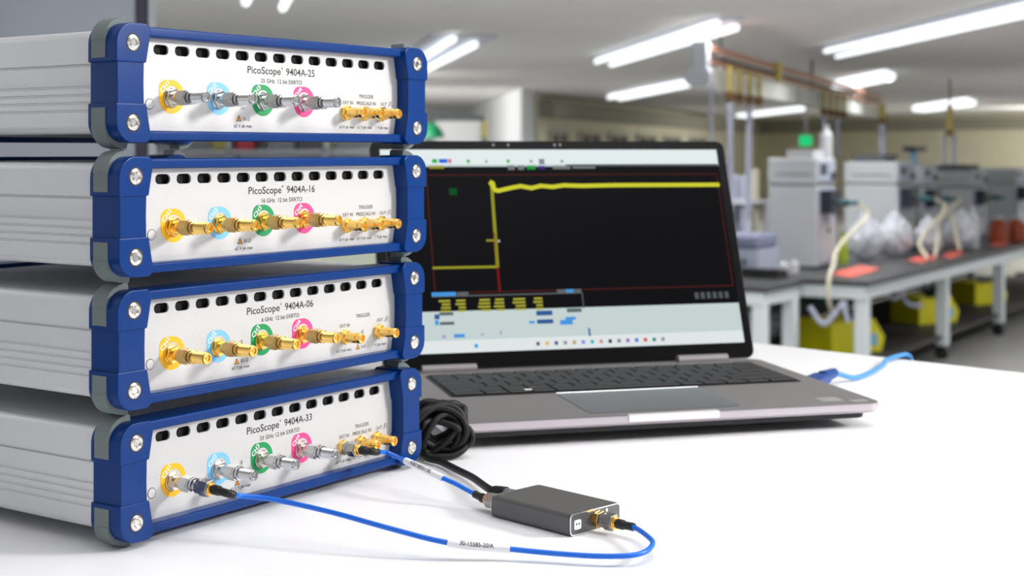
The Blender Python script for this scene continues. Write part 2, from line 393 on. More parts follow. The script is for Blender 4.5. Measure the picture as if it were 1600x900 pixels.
def warn(parent, x, y):
    t = obj('warning_sign', solo(flat, sc([(x-1.7, y), (x+1.7, y), (x, y+3.1)]), [], 0.1*mm, lambda a, b, z: (a, 10*mm-z-0.0*mm, b)), WARN, parent, smooth=0); t['label'] = 'orange warning triangle'
    bm = newbm(); global TXZ
    TXZ = 0.10*mm; polyline(bm, [(x-1.7, y), (x+1.7, y), (x, y+3.1), (x-1.7, y)], 0.3); polyline(bm, [(x, y+.9), (x, y+2.0)], 0.3); polyline(bm, [(x, y+.45), (x, y+.5)], 0.3); TXZ = 0.06*mm
    obj('warning_mark', bm, INK, t, smooth=0)
def swirl_bm(x, y):
    bm = newbm(); a = arc(x, y, 1.35, 40, 320, 16); polyline(bm, a, 0.22)
    bm.faces.new([bm.verts.new(tplace(p*mm, q*mm, 0)) for p, q in arc(x, y, .6, 0, 360, 12)[:-1]]); return bm
def ground_bm(x, y):
    bm = newbm(); polyline(bm, [(x-1.6, y), (x+1.6, y)], .2)
    for k in (-1.2, 0, 1.2): polyline(bm, [(x+k, y), (x+k-.7, y-1.3)], .2)
    return bm

POSE = [(-.1947, .7215, .9535), (-.1917, .7153, .9706), (-.1939, .7209, .9669), (-.1935, .7240, .9794)]
PITCH, Z0 = 0.0667, 0.0033
SPEC = [('9404A-25', '25 GHz  12 bit SXRTO', 'silver', 'topmost blue and silver oscilloscope of the stack with grey channel connectors'),
        ('9404A-16', '16 GHz  12 bit SXRTO', 'gold', 'second blue and silver oscilloscope from the top, gold connectors and three trigger sockets'),
        ('9404A-06', '6 GHz  12 bit SXRTO', 'gold', 'third blue and silver oscilloscope from the top, gold connectors and only two trigger sockets'),
        ('9404A-33', '33 GHz 12 bit SXRTO', 'nickel', 'bottom blue and silver oscilloscope on the table with blue cables plugged in')]
units = []
for k, (px, py, pa) in enumerate(POSE):
    model, spec, kind, lab = SPEC[k]
    U = thing('oscilloscope', lab, 'oscilloscope', (px, py, TZ+Z0+PITCH*(3-k)), pa, 'oscilloscopes in the stack'); units.append(U)
    bd = cobj('body', 'body', body_bm, ALU, U); bd['label'] = 'silver ribbed metal body'
    for nm, rot, loc in (('front_bezel', 0, (0, 0, 0)), ('rear_bezel', PI, (UW*mm, UD*mm, 0))):
        bz = cobj('bezel', nm, bezel_bm, BLUE, U, loc, (0, 0, rot)); bz['label'] = 'blue end frame'
        for fx in (0, 1):
            for fz in (0, 1):
                bu = cobj('bump%d%d' % (fx, fz), 'corner_bumper', lambda: bumper_bm(fx, fz), GREYRUB, bz); bu['label'] = 'grey rubber corner bumper'
                sr = cobj('screwring', 'screw_shade_ring', screw_ring_bm, INK, bz, ((10.5 if not fx else UW-10.5)*mm, 0, (10 if fz else 50)*mm)); sr['label'] = 'dark ring painted as the shade around a screw'  # ink ring stands in for the shaded counterbore
                s = cobj('screw', 'screw', screw_bm, SCREWM, bz, ((10.5 if not fx else UW-10.5)*mm, 0, (10 if fz else 50)*mm), (0, 0.4*(fx+2*fz), 0))
    pn = cobj('panel', 'front_panel', panel_bm, PANEL, U)
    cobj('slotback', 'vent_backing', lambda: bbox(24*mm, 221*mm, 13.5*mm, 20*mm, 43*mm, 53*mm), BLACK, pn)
    cobj('rear', 'rear_panel', lambda: bbox(16*mm, 229*mm, 221.5*mm, 222.5*mm, 3*mm, 57*mm), LAPD, U)
    pb = cobj('power', 'power_button', lambda: mlathe([(0, 2.5), (0.25, 2.5), (0.3, 2.4), (0.3, 0)]), PANEL, U, (29.4*mm, 10*mm, 20*mm))
    cobj('powering', 'button_gap', lambda: mlathe([(0.02, 2.5), (0.12, 2.5), (0.12, 2.85), (0.02, 2.85)]), INK, pb)
    cm, nm_, bm_ = {'silver': (SILV, STEEL, SILV), 'gold': (GOLD, BRASSG, GOLD), 'nickel': (SILV, SILV, NICK)}[kind]
    for i, col in enumerate((CYEL, CBLU, CGRN, CPNK)):
        channel(U, 43.7+33.05*i, col, 'CH%d' % (i+1), cm, nm_, bm_)
    lettering(U, 'model_lettering', [('PicoScope', 98.6, 124.5, 38.9, 3.9), (model, 128.8, 152.3, 38.9, 3.9), ('®', 124.9, 126.1, 42.0, 1.2)])
    lettering(U, 'specification_lettering', [(spec, 110.0 if k == 2 else 108.8, 141.6 if k != 2 else 140.5, 34.0, 2.25)])
    if k != 2:
        lettering(U, 'trigger_lettering', [('TRIGGER', 191.0, 204.4, 27.8, 2.1), ('EXT IN', 177.0, 185.7, 23.7, 2.0), ('PRESCALE IN', 189.0, 206.5, 23.7, 2.0), ('OUT', 211.2, 217.0, 23.7, 2.0)])
        obj('pulse_mark', pulse_bm(218.0, 23.6), INK, U, smooth=0)
        for u in (179.0, 195.0, 211.0): trigger(U, u)
        lettering(U, 'rating_lettering', [('±3 V pk max', 173.4, 187.0, 9.4, 1.7), ('±3 V pk max', 189.4, 203.0, 9.4, 1.7), ('1 V pk max', 206.6, 218.3, 9.4, 1.7),
                  ('50 Ω', 95.0, 100.4, 12.6, 1.8), (('±1.5 V pk max', 85.9, 101.7, 10.1, 1.8) if k == 3 else ('±2 V pk max', 88.3, 102.0, 8.8, 1.8))] [0:(3 if k == 3 else 5)] + ([('±1.5 V pk max', 85.9, 101.7, 10.1, 1.8)] if k == 3 else []))
    else:
        lettering(U, 'trigger_lettering', [('TRIGGER', 190.2, 203.4, 28.6, 2.1), ('EXT IN', 175.8, 184.6, 24.0, 2.0), ('OUT', 210.0, 215.4, 24.4, 2.0)])
        obj('pulse_mark', pulse_bm(217.2, 24.2), INK, U, smooth=0)
        for u in (178.8, 210.6): trigger(U, u)
        lettering(U, 'rating_lettering', [('±3 V pk max', 172.6, 186.3, 9.6, 1.7), ('1 V pk max', 206.2, 219.0, 9.6, 1.7), ('50 Ω', 194.8, 199.0, 9.9, 1.7),
                  ('50 Ω', 94.0, 99.3, 13.3, 1.8), ('±2 V pk max', 87.0, 100.6, 10.0, 1.8)])
        warn(U, 192.0, 9.7)
    if k == 0: obj('ground_mark', ground_bm(95.0, 19.6), INK, U, smooth=0)
    if k == 1 or k == 0: warn(U, 92.0, 12.3)
    if k == 2: warn(U, 90.7, 12.9); obj('marker_mark', swirl_bm(94.6, 24.2), INK, U, smooth=0); obj('marker_mark', swirl_bm(196.4, 19.6), INK, U, smooth=0)
    if k == 3: warn(U, 91.0, 12.6); obj('marker_mark', swirl_bm(94.5, 24.2), INK, U, smooth=0)
bpy.context.view_layer.update()
U4 = units[3]; M4 = U4.matrix_world.copy()
def u4(u, v, wz): return M4 @ Vector((u*mm, v*mm, wz*mm))

# ------------------------------------------------------------------ little pulse box, cables
BXC, BXA = Vector((0.0231, 0.7907)), math.atan2(-0.0425, 0.0413)
BL, BWD, BH = 0.0594, 0.0388, 0.0118
bx = thing('pulse_module', 'small dark graphite metal module lying on the white table between two blue cables', 'electronic module', (BXC.x, BXC.y, TZ), BXA)
obj('housing', solo(prism, rrect(-BWD/2, BWD/2, 0.0002, BH, 0.0024, 5), -BL/2+0.0009, BL/2-0.0009, 'x'), BOXM, bx)
for s in (-1, 1):
    ep = obj('end_plate', solo(prism, rrect(-BWD/2+.0003, BWD/2-.0003, 0.0004, BH-.0003, 0.0024, 5), s*(BL/2-0.0012), s*(BL/2), 'x'), BOXEND, bx)
    fr_o = rrect(-BWD/2+.0001, BWD/2-.0001, 0.0002, BH-.0001, 0.0024, 5); fr_i = rrect(-BWD/2+.0007, BWD/2-.0007, 0.0008, BH-.0007, 0.002, 5)
    ed = obj('bright_rim', solo(flat, fr_o, [fr_i], 0.0003, lambda x, y, z: (s*(BL/2+0.0000)+z, x, y)), BRIGHT, ep); ed['label'] = 'bright machined rim'
bpy.context.view_layer.update(); MB_ = bx.matrix_world.copy()
# right-hand end: icon, gold socket, status dot
ic = obj('icon_label', solo(flat, rrect(-0.0163, -0.0112, 0.0032, 0.0082, 0.0010, 4), [], 0.0002, lambda x, y, z: (BL/2+0.0002+z, x, y)), WHITE, bx, smooth=0); ic['label'] = 'white square icon with two dots'
dm = newbm()
for q in (-0.0147, -0.0128): lathe(dm, [(0, 0.00055), (0.00005, 0.00055), (0.00005, 0)], 12, 'x', Matrix.Translation((BL/2+0.0003, q, 0.0060)))
obj('icon_mark', dm, INK, ic, smooth=0)
obj('status_light', solo(lathe, [(0, .0009), (.0003, .0009), (.0004, 0)], 14, 'x', Matrix.Translation((BL/2+0.0001, 0.0085, 0.0095))), WINK, bx)
def xl(prof, y, z, n=24, s=1): return solo(lathe, [(s*(BL/2+a*mm), b*mm) for a, b in prof], n, 'x', Matrix.Translation((0, y, z)))
BZ = 0.0064
so = obj('output_socket', xl([(0, 4.0), (1.0, 4.0), (1.0, 3.1), (6, 3.1), (6, 0)], 0.0005, BZ), GOLD, bx); so['label'] = 'gold threaded socket'
hb = newbm(); hexpr(hb, BL/2+.001, BL/2+.0042, .0046, .0003, 'x', 0.2, Matrix.Translation((0, 0.0005, BZ))); obj('hex_nut', hb, GOLD, so)
obj('input_socket', xl([(0, 4.0), (1.0, 4.0), (1.0, 3.1), (3, 3.1), (3, 0)], -0.0120, BZ, s=-1), GOLD, bx)
obj('power_socket', xl([(0, 4.0), (0.6, 4.0), (0.6, 2.2), (1, 2.2), (1, 0)], 0.0045, BZ, s=-1), CORD, bx)

def frame_x(p, d):                                       # matrix whose x axis runs along d
    d = d.normalized(); y = Vector((0, 0, 1)).cross(d).normalized(); z = d.cross(y)
    return Matrix(((d.x, y.x, z.x, p.x), (d.y, y.y, z.y, p.y), (d.z, y.z, z.z, p.z), (0, 0, 0, 1)))
def cable_nut(root, p, d, metal, hexr=0.0046, ln=0.0085):
    mt = frame_x(p, d); hb = newbm(); hexpr(hb, 0.0022, ln, hexr, 0.0004, 'x', 0.15, mt)
    lathe(hb, [(0, .0037), (0, .0040), (.0022, .0040), (.0024, .0037)], 24, 'x', mt)
    n = obj('coupling_nut', hb, metal, root); n['label'] = 'grey metal coupling nut'
    g = obj('ferrule', solo(lathe, [(ln-.0006, .0036), (ln+.0006, .0036), (ln+.0008, .0033), (ln+.0008, .0028), (ln+.0018, .0028), (ln+.002, .0018)], 24, 'x', mt), GOLD, root); g['label'] = 'gold ferrule'
def cable(label, starts, ends, pts, i0, i1, labspan, txt, txt_flip, r=0.00135):
    """starts/ends: (point, direction out of the socket)"""
    root = thing('coaxial_cable', label, 'cable', (starts[0].x, starts[0].y, TZ))
    off = Matrix.Translation(Vector((-starts[0].x, -starts[0].y, -TZ)))
    loc = lambda q: off @ q
    path = [loc(p) for p in catmull(pts, 12)]
    L = [0]
    for a, b in zip(path, path[1:]): L.append(L[-1]+(b-a).length)
    tot = L[-1]
    def seg(s0, s1):
        return [p for p, l in zip(path, L) if s0 <= l <= s1]
    for (p, d) in (starts, ends): cable_nut(root, loc(p), d, STEEL)
    j = obj('jacket', solo(tube, path, r, 12), CBLUE, root, smooth=60); j['label'] = 'bright blue cable jacket'
    for s0, s1 in ((0, i0), (tot-i1, tot)):
        q = seg(s0, s1); n = len(q)
        rs = [(.0026 if (s0 == 0) == (k < n*0.45) else .0021) for k in range(n)]
        h = obj('strain_relief', solo(tube, q, .0022, 14, rs), CBLK, root, smooth=60); h['label'] = 'black shrink tube'
    q = seg(*labspan); sl = obj('cable_label', solo(tube, q, .0020, 14), WHITE, root, smooth=60); sl['label'] = 'white cable label'
    # lettering wrapped on the sleeve
    a, b = labspan; m0, m1 = a+(b-a)*0.20, a+(b-a)*0.74
    def at(s):
        for i in range(len(L)-1):
            if L[i+1] >= s: 
                t = (path[i+1]-path[i]).normalized(); return path[i]+t*(s-L[i]), t
        return path[-1], (path[-1]-path[-2]).normalized()
    b2 = text_pts(txt); bmesh.ops.triangulate(b2, faces=b2.faces[:]); bmesh.ops.subdivide_edges(b2, edges=b2.edges[:], cuts=4, use_grid_fill=True); xs = [v.co.x for v in b2.verts]; xa, xb = min(xs), max(xs)
    for v in b2.verts:
        fx = (v.co.x-xa)/(xb-xa); fy = v.co.y/HCAP-0.5
        if txt_flip: fx = 1-fx; fy = -fy
        p, t = at(m0+(m1-m0)*fx)
        side = Vector((t.y, -t.x, 0)).normalized();  side = side if (side.y < 0) else -side
        ang = math.radians(42)+fy*1.15
        v.co = p+(side*math.cos(ang)+Vector((0, 0, 1))*math.sin(ang))*0.00209
    obj('label_lettering', b2, INK, sl, smooth=0)
    return root
nd = Vector((math.sin(POSE[3][2]), -math.cos(POSE[3][2]), 0))           # outward normal of the bottom front panel
bd_ = Vector((math.cos(BXA), math.sin(BXA), 0))
def zt(px, py, h): return Wz(px, py, TZ+h)
# first cable: channel 1 of the bottom unit to the right end of the module
s1 = u4(43.7, 10-19.0, 23.5); dr1 = (nd+Vector((0.10, 0.0, -0.07))).normalized(); e1 = MB_ @ Vector((BL/2+.0048, .0005, BZ))
p1 = [s1+dr1*0.008, s1+dr1*0.014, s1+dr1*0.021+Vector((0.0005, 0, -.0004)), zt(379, 775, .0225), zt(430, 781, .0205), zt(520, 801, .0170), zt(610, 826, .0125), zt(700, 848, .0080), zt(797, 858, .0055), zt(870, 865, .0045), zt(935, 869, .0045),
      zt(985, 868, .0052), zt(1010, 861, .0058), zt(1020, 849, .0063), zt(1013, 839, .0066), e1+bd_*0.0215+Vector((0.0006, -0.0008, 0)), e1+bd_*0.015, e1+bd_*0.008]
def plen(P): 
    q = catmull(P, 12); return sum((b-a).length for a, b in zip(q, q[1:]))
def idx_len(P, i): return plen(P[:i+1]) if i > 0 else 0
cable('long blue coaxial cable curling from the first channel of the bottom oscilloscope', (s1, dr1), (e1, bd_), p1, .0165, .0135,
      (idx_len(p1, 7), idx_len(p1, 8)), '30-15585-20/A', False)
# second cable: external trigger of the bottom unit to the left end of the module
s2 = u4(179.0, 10-3.6, 18.5); dr2 = nd; e2 = MB_ @ Vector((-BL/2-.0012, -.0120, BZ))
p2_ = [s2+dr2*0.008, s2+dr2*0.014, s2+dr2*0.021, zt(603, 707, .0195), zt(616, 712, .0192), zt(634, 720, .0186), zt(664, 734, .0165), zt(694, 748, .0135), zt(712, 756, .0115), e2-bd_*0.020+Vector((0, 0, .0013)), e2-bd_*0.014+Vector((0, 0, .0003)), e2-bd_*0.008]
cable('short blue coaxial cable with white label from the trigger socket to the module', (s2, dr2), (e2, -bd_), p2_, .0175, .0125,
      (idx_len(p2_, 5), idx_len(p2_, 7)), '30-15585-20/A', True)

# black power lead: a coil beside the stack, its end plugged into the module
pl = thing('power_lead', 'coiled black cable bundle beside the stack with a lead to the dark module', 'cable', (-0.045, 1.0, TZ))
lp = lambda q: Vector(q)-Vector((-0.045, 1.0, TZ))
cc = Vector((-0.0465, 0.9525, TZ+0.0195)); rnd = random.Random(5); coil = []
cu_, cb_ = Vector((math.cos(.2), math.sin(.2), 0)), Vector((-math.sin(.2), math.cos(.2), 0))
NT = 13
for i in range(NT*16):
    t = 2*PI*i/16; f_ = i/16
    ra = 0.0160+0.0050*math.sin(f_*2.3); rb = 0.0115+0.0055*math.sin(f_*1.7+1)
    tl = 0.8*math.sin(f_*1.3+.5)
    x0, z0 = ra*math.cos(t), rb*math.sin(t)
    x, z = x0*math.cos(tl)-z0*math.sin(tl), x0*math.sin(tl)+z0*math.cos(tl)
    y = 0.0085*math.sin(f_*2.05)+0.0022*math.cos(t*2+f_)
    coil.append(cc+cu_*x+cb_*y+Vector((0, 0, max(-0.0170, z-.0015))))
e3 = MB_ @ Vector((-BL/2-.0006, .0045, BZ))
lead = coil+[zt(664, 712, .0035), zt(690, 722, .0032), zt(712, 733, .0035), zt(738, 746, .0048), e3-bd_*0.026+Vector((0, 0, .0004)), e3-bd_*0.018]
obj('cord', solo(tube, [lp(p) for p in catmull(lead, 5)], .0022, 10), CORD, pl, smooth=60)
mt = frame_x(lp(e3-bd_*0.0225), bd_)
obj('boot', solo(lathe, [(0, 0), (0, .0028), (.002, .0033), (.010, .0040), (.0105, .0035), (.0105, 0)], 20, 'x', mt), CORD, pl)
g = obj('plug', solo(lathe, [(.0105, 0), (.0105, .0034), (.0195, .0036), (.021, .0033), (.0222, .0033), (.0222, 0)], 20, 'x', mt), GREYRUB, pl); g['label'] = 'grey plug'

# ------------------------------------------------------------------ laptop
LW, LD, LL, H0, H1 = 0.3242, 0.2138, 0.1996, 0.0186, 0.0209
LYAW, LTILT = 0.2662, 0.3544
rr_ = Vector((math.cos(LYAW), math.sin(LYAW), 0)); FR = Vector((0.267, 1.0527, TZ))
O = FR-rr_*LW
lt = thing('laptop', 'open grey laptop showing a yellow trace on a black screen', 'laptop', O, LYAW)
R_ = 0.010
base_o = rrect(0, LW, 0, LD, R_, 5)
hb = newbm()                                              # wedge base: bottom set in, top flat
def ring_at(inset, z0, z1):
    pts = rrect(inset, LW-inset, inset, LD-inset, max(R_-inset*0.5, 0.004), 5)
    return [(x, y, z0+(z1-z0)*y/LD) for x, y in pts]
rings = [ring_at(0.006, H0-0.0080, H1-0.0095), ring_at(0.0025, H0-0.0072, H1-0.0085), ring_at(0.0004, H0-0.0052, H1-0.006), ring_at(0, H0-0.0022, H1-0.0022), ring_at(0.0002, H0-0.0006, H1-0.0006)]
vr = [[hb.verts.new(p) for p in r] for r in rings]
for A, B in zip(vr, vr[1:]):
    for i in range(len(A)): hb.faces.new((A[i], A[(i+1) % len(A)], B[(i+1) % len(B)], B[i]))
hb.faces.new(vr[0]); hb.faces.new(vr[-1])
b_ = obj('base', hb, LAPE, lt); b_['label'] = 'light metal lower case'
slope = (H1-H0)/LD
def deckz(y): return H0+slope*y
def dk(x, y, z): return (x, y, deckz(y)+z)
obj('palm_rest_deck', solo(flat, rrect(0.0008, LW-.0008, 0.0008, LD-.0008, R_-.001, 5), [], 0.0007, lambda x, y, z: dk(x, y, z-0.0003)), LAPA, lt)
un = newbm()
for sx in (0.05, LW-0.08):
    for sy in (0.045, LD-0.04): obj('rubber_foot', bbox(sx, sx+0.03, sy, sy+0.012, 0, 0.0066, 0.001), LAPD, lt)
fe_ = obj('case_underside', solo(prism, rrect(0.0085, LW-0.0085, 0.0085, LD-0.0085, .008, 5), 0.0066, H0-.0077, 'z', .0012, 2), LAPD, lt)  # dark colour stands in for the shading under the case
# keyboard well and keys
kx0, kx1, ky0, ky1 = 0.030, 0.306, 0.098, 0.190
obj('keyboard_well', solo(flat, rrect(kx0-.002, kx1+.002, ky0-.002, ky1+.002, .003, 4), [], 0.0004, lambda x, y, z: dk(x, y, z+0.0003)), LAPD, lt)
rows = [([1]*16, .62), ([1]*13+[2.0], 1), ([1.5]+[1]*12+[1.5], 1), ([1.8]+[1]*11+[2.2], 1), ([2.3]+[1]*10+[2.7], 1), ([1.3, 1, 1, 1, 5.4, 1, 1, 1, 1, 1.3], 1)]
rh = (ky1-ky0)/sum(r[1] for r in rows); yy = ky1
kc = {}
for ws, hh in rows:
    y1_ = yy; y0_ = yy-rh*hh; yy = y0_; x = kx0; ku = (kx1-kx0)/sum(ws)
    for wd in ws:
        kk = (round(wd*ku, 5), hh)
        if kk not in kc: kc[kk] = finish_mesh('key', bbox(-wd*ku/2+.0009, wd*ku/2-.0009, -rh*hh/2+.0008, rh*hh/2-.0008, 0, .0013, .0005, 1), KEYM)
        put('key', kc[kk], lt, dk(x+wd*ku/2, (y0_+y1_)/2, .0005)); x += wd*ku
wk = obj('key_legend', bbox(kx0+.056, kx0+.0615, ky0+.005, ky0+.0095, deckz(ky0)+.0018, deckz(ky0)+.00195), WINK, lt); wk['label'] = 'small white window-shaped mark on a key'
obj('touchpad', solo(flat, rrect(.106, .219, .012, .091, .003, 4), [], 0.0005, lambda x, y, z: dk(x, y, z+.0002)), PADM, lt)
q = obj('touchpad_trim', bbox(.106, .219, .0912, .0925, deckz(.09), deckz(.09)+.0009, .0003, 1), BRIGHT, lt); q['label'] = 'shiny chamfer along the pad edge'
q = obj('lid_notch', bbox(.130, .197, -.0012, .004, H0-.0048, H0+.0004, .001, 2), M('notch_light', srgb(238, 234, 236), .3, .4), lt); q['label'] = 'bright finger notch in the front edge'
for a, b, c, d in ((.283, .300, .012, .028), (.303, .316, .006, .014)):
    q = obj('sticker', solo(flat, rrect(a, b, c, d, .002, 3), [], 0.0002, lambda x, y, z: dk(x, y, z+.0002)), M('sticker_silver', srgb(178, 178, 180), .3, .5), lt); q['label'] = 'silver sticker'
for a, b in ((.030, .075), (.250, .295)):
    q = obj('hinge', solo(lathe, [(a, 0), (a, .0042), (b, .0042), (b, 0)], 16, 'x', Matrix.Translation((0, LD-.002, H1+.0016))), LAPA, lt)
# lid, in its own leaning frame: local x along the hinge, local z up the lid, y through it
lid = bpy.data.objects.new('lid', None); C.objects.link(lid); lid.parent = lt; lid.location = (0, LD+.0039, H1); lid.rotation_euler = (-LTILT, 0, 0)
LID_M = Matrix.Translation((0, LD+.0039, H1)) @ Matrix.Rotation(-LTILT, 4, 'X')
def lobj(name, bm, mat, parent=lt, smooth=32): bm.transform(LID_M); return obj(name, bm, mat, parent, smooth=smooth)
bpy.data.objects.remove(lid)
shell = lobj('lid_shell', solo(prism, rrect(0, LW, 0.0005, LL, .007, 5), 0.0020, .0062, 'y', .0008, 2), LAPA)
lobj('screen_bezel', solo(prism, rrect(.0003, LW-.0003, .0008, LL-.0002, .007, 5), 0, .0040, 'y', .0006, 2), BEZ)
def emis(name, r, g, b, s=1.0): return M('screen_'+name, (0, 0, 0, 1), 0.18, emit=srgb(r, g, b), estr=s, spec=0.02)
SX0, SX1, SZ0, SZ1 = .0085, .3160, .0140, .1912
def sl(z): return z
disp = lobj('display', bbox(SX0, SX1, -.0003, .0006, SZ0, SZ1), emis('panel', 196, 210, 210))
lay = [0]
def ui(name, mat, rects, parent=disp):
    lay[0] += 1
    if name in ('toolbar_icon', 'control_button', 'readout_tab', 'header_readout') and len(rects) > 1:
        for q in rects: ui(name, mat, [q], parent)
        return
    bm = newbm()
    for x0, x1, z0, z1 in rects: box(bm, min(x0, x1), max(x0, x1), -.0004-.000012*lay[0], -.0003, min(z0, z1), max(z0, z1))
    return lobj(name, bm, mat, parent, smooth=0)
ui('title_bar', emis('pale', 226, 236, 236), [(SX0, SX1, .1775, SZ1)])
ui('toolbar_strip', emis('slate', 84, 92, 96), [(.172, .3155, .1735, .1775)])  # dark grey strip of the on-screen toolbar
plotm = emis('plot', 19, 19, 22)
ui('plot_area', plotm, [(SX0, SX1, .049, .1755)])
ui('control_strip', emis('strip', 197, 211, 210), [(SX0, SX1, .026, .049)])
ui('taskbar', emis('taskbar', 224, 230, 230), [(SX0, SX1, SZ0, .0245)])
ui('grid_border', emis('border', 78, 32, 28), [(.047, .3135, .1675, .1685), (.047, .3135, .0640, .0650), (.0465, .0475, .0640, .1685), (.3125, .3135, .0640, .1685)])
yel = emis('yellow', 206, 206, 52); dy = emis('dimyellow', 150, 148, 40)
tb_ = newbm()
def trace(pts, wd):
    for (x0, z0), (x1, z1) in zip(pts, pts[1:]):
        d = Vector((x1-x0, z1-z0)); n = Vector((-d.y, d.x)).normalized()*wd/2; d = d.normalized()*wd*.3
        prism(tb_, [(x0-d.x+n.x, z0-d.y+n.y), (x0-d.x-n.x, z0-d.y-n.y), (x1+d.x-n.x, z1+d.y-n.y), (x1+d.x+n.x, z1+d.y+n.y)], -.0009, -.0003, 'y')
trace([(.1030, .1605), (.1062, .1540), (.1092, .1535), (.1216, .1562), (.1292, .1575), (.1388, .1557), (.1476, .1576), (.1580, .1566), (.1680, .1580), (.1850, .1574), (.2150, .1578), (.3130, .1576)], .0036)
trace([(.1030, .1610), (.1045, .1600), (.1050, .1560)], .0040)
lobj('trace', tb_, yel, disp, smooth=0)
tb_ = newbm(); trace([(.047, .0862), (.1015, .0860)], .0020); trace([(.1022, .0860), (.1036, .1600)], .0026); trace([(.0950, .1092), (.1010, .1092)], .0016); lobj('trace_edge', tb_, dy, disp, smooth=0)
tb_ = newbm(); trace([(.1022, .1150), (.1022, .0650)], .0016); lobj('cursor_line', tb_, emis('red', 130, 24, 22), disp, smooth=0)
ui('cursor_dot', emis('dot', 190, 190, 190), [(.1045, .1063, .1076, .1096)])
ui('header_readout', emis('grey', 120, 122, 122), [(.1195, .1255, .1725, .1765), (.1285, .1340, .1725, .1765), (.160, .1760, .1730, .1760), (.178, .1990, .1735, .1755)])
ui('header_readout', emis('green', 34, 150, 60), [(.1365, .1445, .1728, .1762)])
ui('header_readout', emis('purple', 62, 46, 128), [(.1470, .1530, .1730, .1760)])
ui('header_readout', dy, [(.050, .063, .1738, .1762)])
ui('toolbar_icon', emis('green2', 52, 180, 80), [(.053, .0575, .179, .1825), (.0835, .0860, .179, .182), (.1190, .1215, .179, .182)])
ui('toolbar_icon', emis('blue2', 36, 110, 220), [(.0590, .0665, .179, .1825)])
ui('toolbar_icon', emis('pink2', 214, 120, 140), [(.0670, .0700, .179, .1825)])
ui('toolbar_icon', emis('greyblue', 130, 140, 150), [(.1000, .1015, .179, .1815), (.1400, .1420, .179, .1815), (.1480, .1530, .1775, .1825), (.1680, .1700, .179, .1815)])
ui('readout_frame', emis('frame', 96, 100, 102), [(.0440, .1745, .0612, .0622), (.1738, .1745, .0480, .0622), (.0655, .075, .0618, .0650), (.152, .1735, .0618, .0650)])
ui('readout_tab', emis('tab', 70, 150, 220), [(.0440, .0645, .0618, .0652), (.160, .1665, .0620, .0650)])
rd = []
for cx, wd in ((.0495, .0135), (.0635, .0125), (.0825, .0125), (.0960, .0110), (.1125, .0140), (.1305, .0090)):
    for i in range(4): rd.append((cx+.0008*((i*7+int(cx*900)) % 4), cx+wd-.0010*((i*5+int(cx*700)) % 5), .0585-.0029*i-.0016, .0585-.0029*i))
ui('readout_values', emis('value', 170, 168, 60), rd)
ui('corner_mark', emis('mark', 84, 88, 90), [(.276+.0056*i, .2795+.0056*i, .0535, .0592) for i in range(6)])
ui('green_patch', emis('patch', 4, 78, 34), [(.0660, .0725, .1500, .1560)])  # small green patch on the display
ui('control_button', emis('navy', 52, 92, 150), [(.132, .146, .0430, .0470), (.132, .146, .0360, .0395), (.176, .1775, .024, .031), (.045, .049, .0425, .0465)])
ui('control_button', emis('dk', 96, 108, 112), [(.049, .061, .0455, .0480), (.049, .061, .0375, .0400), (.159, .172, .0450, .0482)])
ui('control_button', emis('sky', 74, 150, 224), [(.152, .163, .0345, .0385), (.157, .166, .0385, .0410), (.060, .069, .0265, .0295), (.045, .048, .0375, .0415), (.125, .130, .0365, .0385)])
ui('control_button', emis('lav', 170, 160, 200), [(.050, .053, .0265, .0290), (.083, .085, .0275, .0295), (.099, .1005, .0280, .031)])
cols = [(50, 160, 220), (90, 100, 110), (230, 180, 90), (80, 90, 140), (150, 150, 160), (190, 160, 110), (130, 140, 220), (40, 180, 190), (200, 150, 140), (60, 60, 66), (130, 130, 134), (150, 110, 180), (50, 120, 220), (215, 70, 70), (60, 130, 130), (140, 150, 160)]
for i, c in enumerate(cols):
    x = .078 if i == 0 else .123+.0079*i
    ui('taskbar_icon', emis('icon%d' % i, *c), [(x-.0014, x+.0014, .0176, .0206)])
for cxx in (.1085, .1218, .1640, .1690): lobj('camera_dot', solo(lathe, [(0, .0012), (.0002, .0012), (.0002, 0)], 12, '-y', Matrix.Translation((cxx, 0, .1957))), M('dot_grey', srgb(110, 108, 108), .3), shell)

# blue cable plugged into the right side of the laptop, running over the table edge
ub = thing('data_cable', 'blue cable plugged into the right side of the laptop, hanging over the table edge', 'cable', (0.27, 1.20, TZ))
lu = lambda q: Vector(q)-Vector((0.27, 1.20, TZ))
ps = O+rr_*(LW+.0012)+Vector((-math.sin(LYAW), math.cos(LYAW), 0))*.130+Vector((0, 0, .0105))
pe = zt(1304, 586, .0085)
dirp = (pe-ps); dirp.z = 0
mtp = frame_x(lu(ps), dirp); pln = dirp.length
pg = newbm(); box(pg, 0, pln*.62, -.0078, .0078, -.0040, .0040, .0018, 2, mtp)
obj('plug', pg, M('plug_navy', srgb(24, 66, 138), .4), ub)
sg = solo(lathe, [(pln*.60, 0), (pln*.60, .0058), (pln*.8, .0050), (pln*.98, .0042), (pln, .0036), (pln, 0)], 16, 'x', mtp); obj('strain_relief', sg, M('plug_navy', srgb(24, 66, 138), .4), ub)
ctb = [pe-dirp.normalized()*.004, pe+dirp.normalized()*.008, zt(1335, 590, .003), zt(1362, 581, .003), zt(1380, 569, .003), zt(1387, 561.5, .0032)]
last = ctb[-1]; outv = Vector((.704, .710, 0))
ed = (Vector((EL.x, EL.y, 0))-Vector((last.x, last.y, 0))).dot(outv)
ctb += [last+outv*(ed+.004)+Vector((0, 0, .0005)), last+outv*(ed+.012)+Vector((0, 0, -.014)), last+outv*(ed+.015)+Vector((0, 0, -.06)), last+outv*(ed+.014)+Vector((0, 0, -.30))]
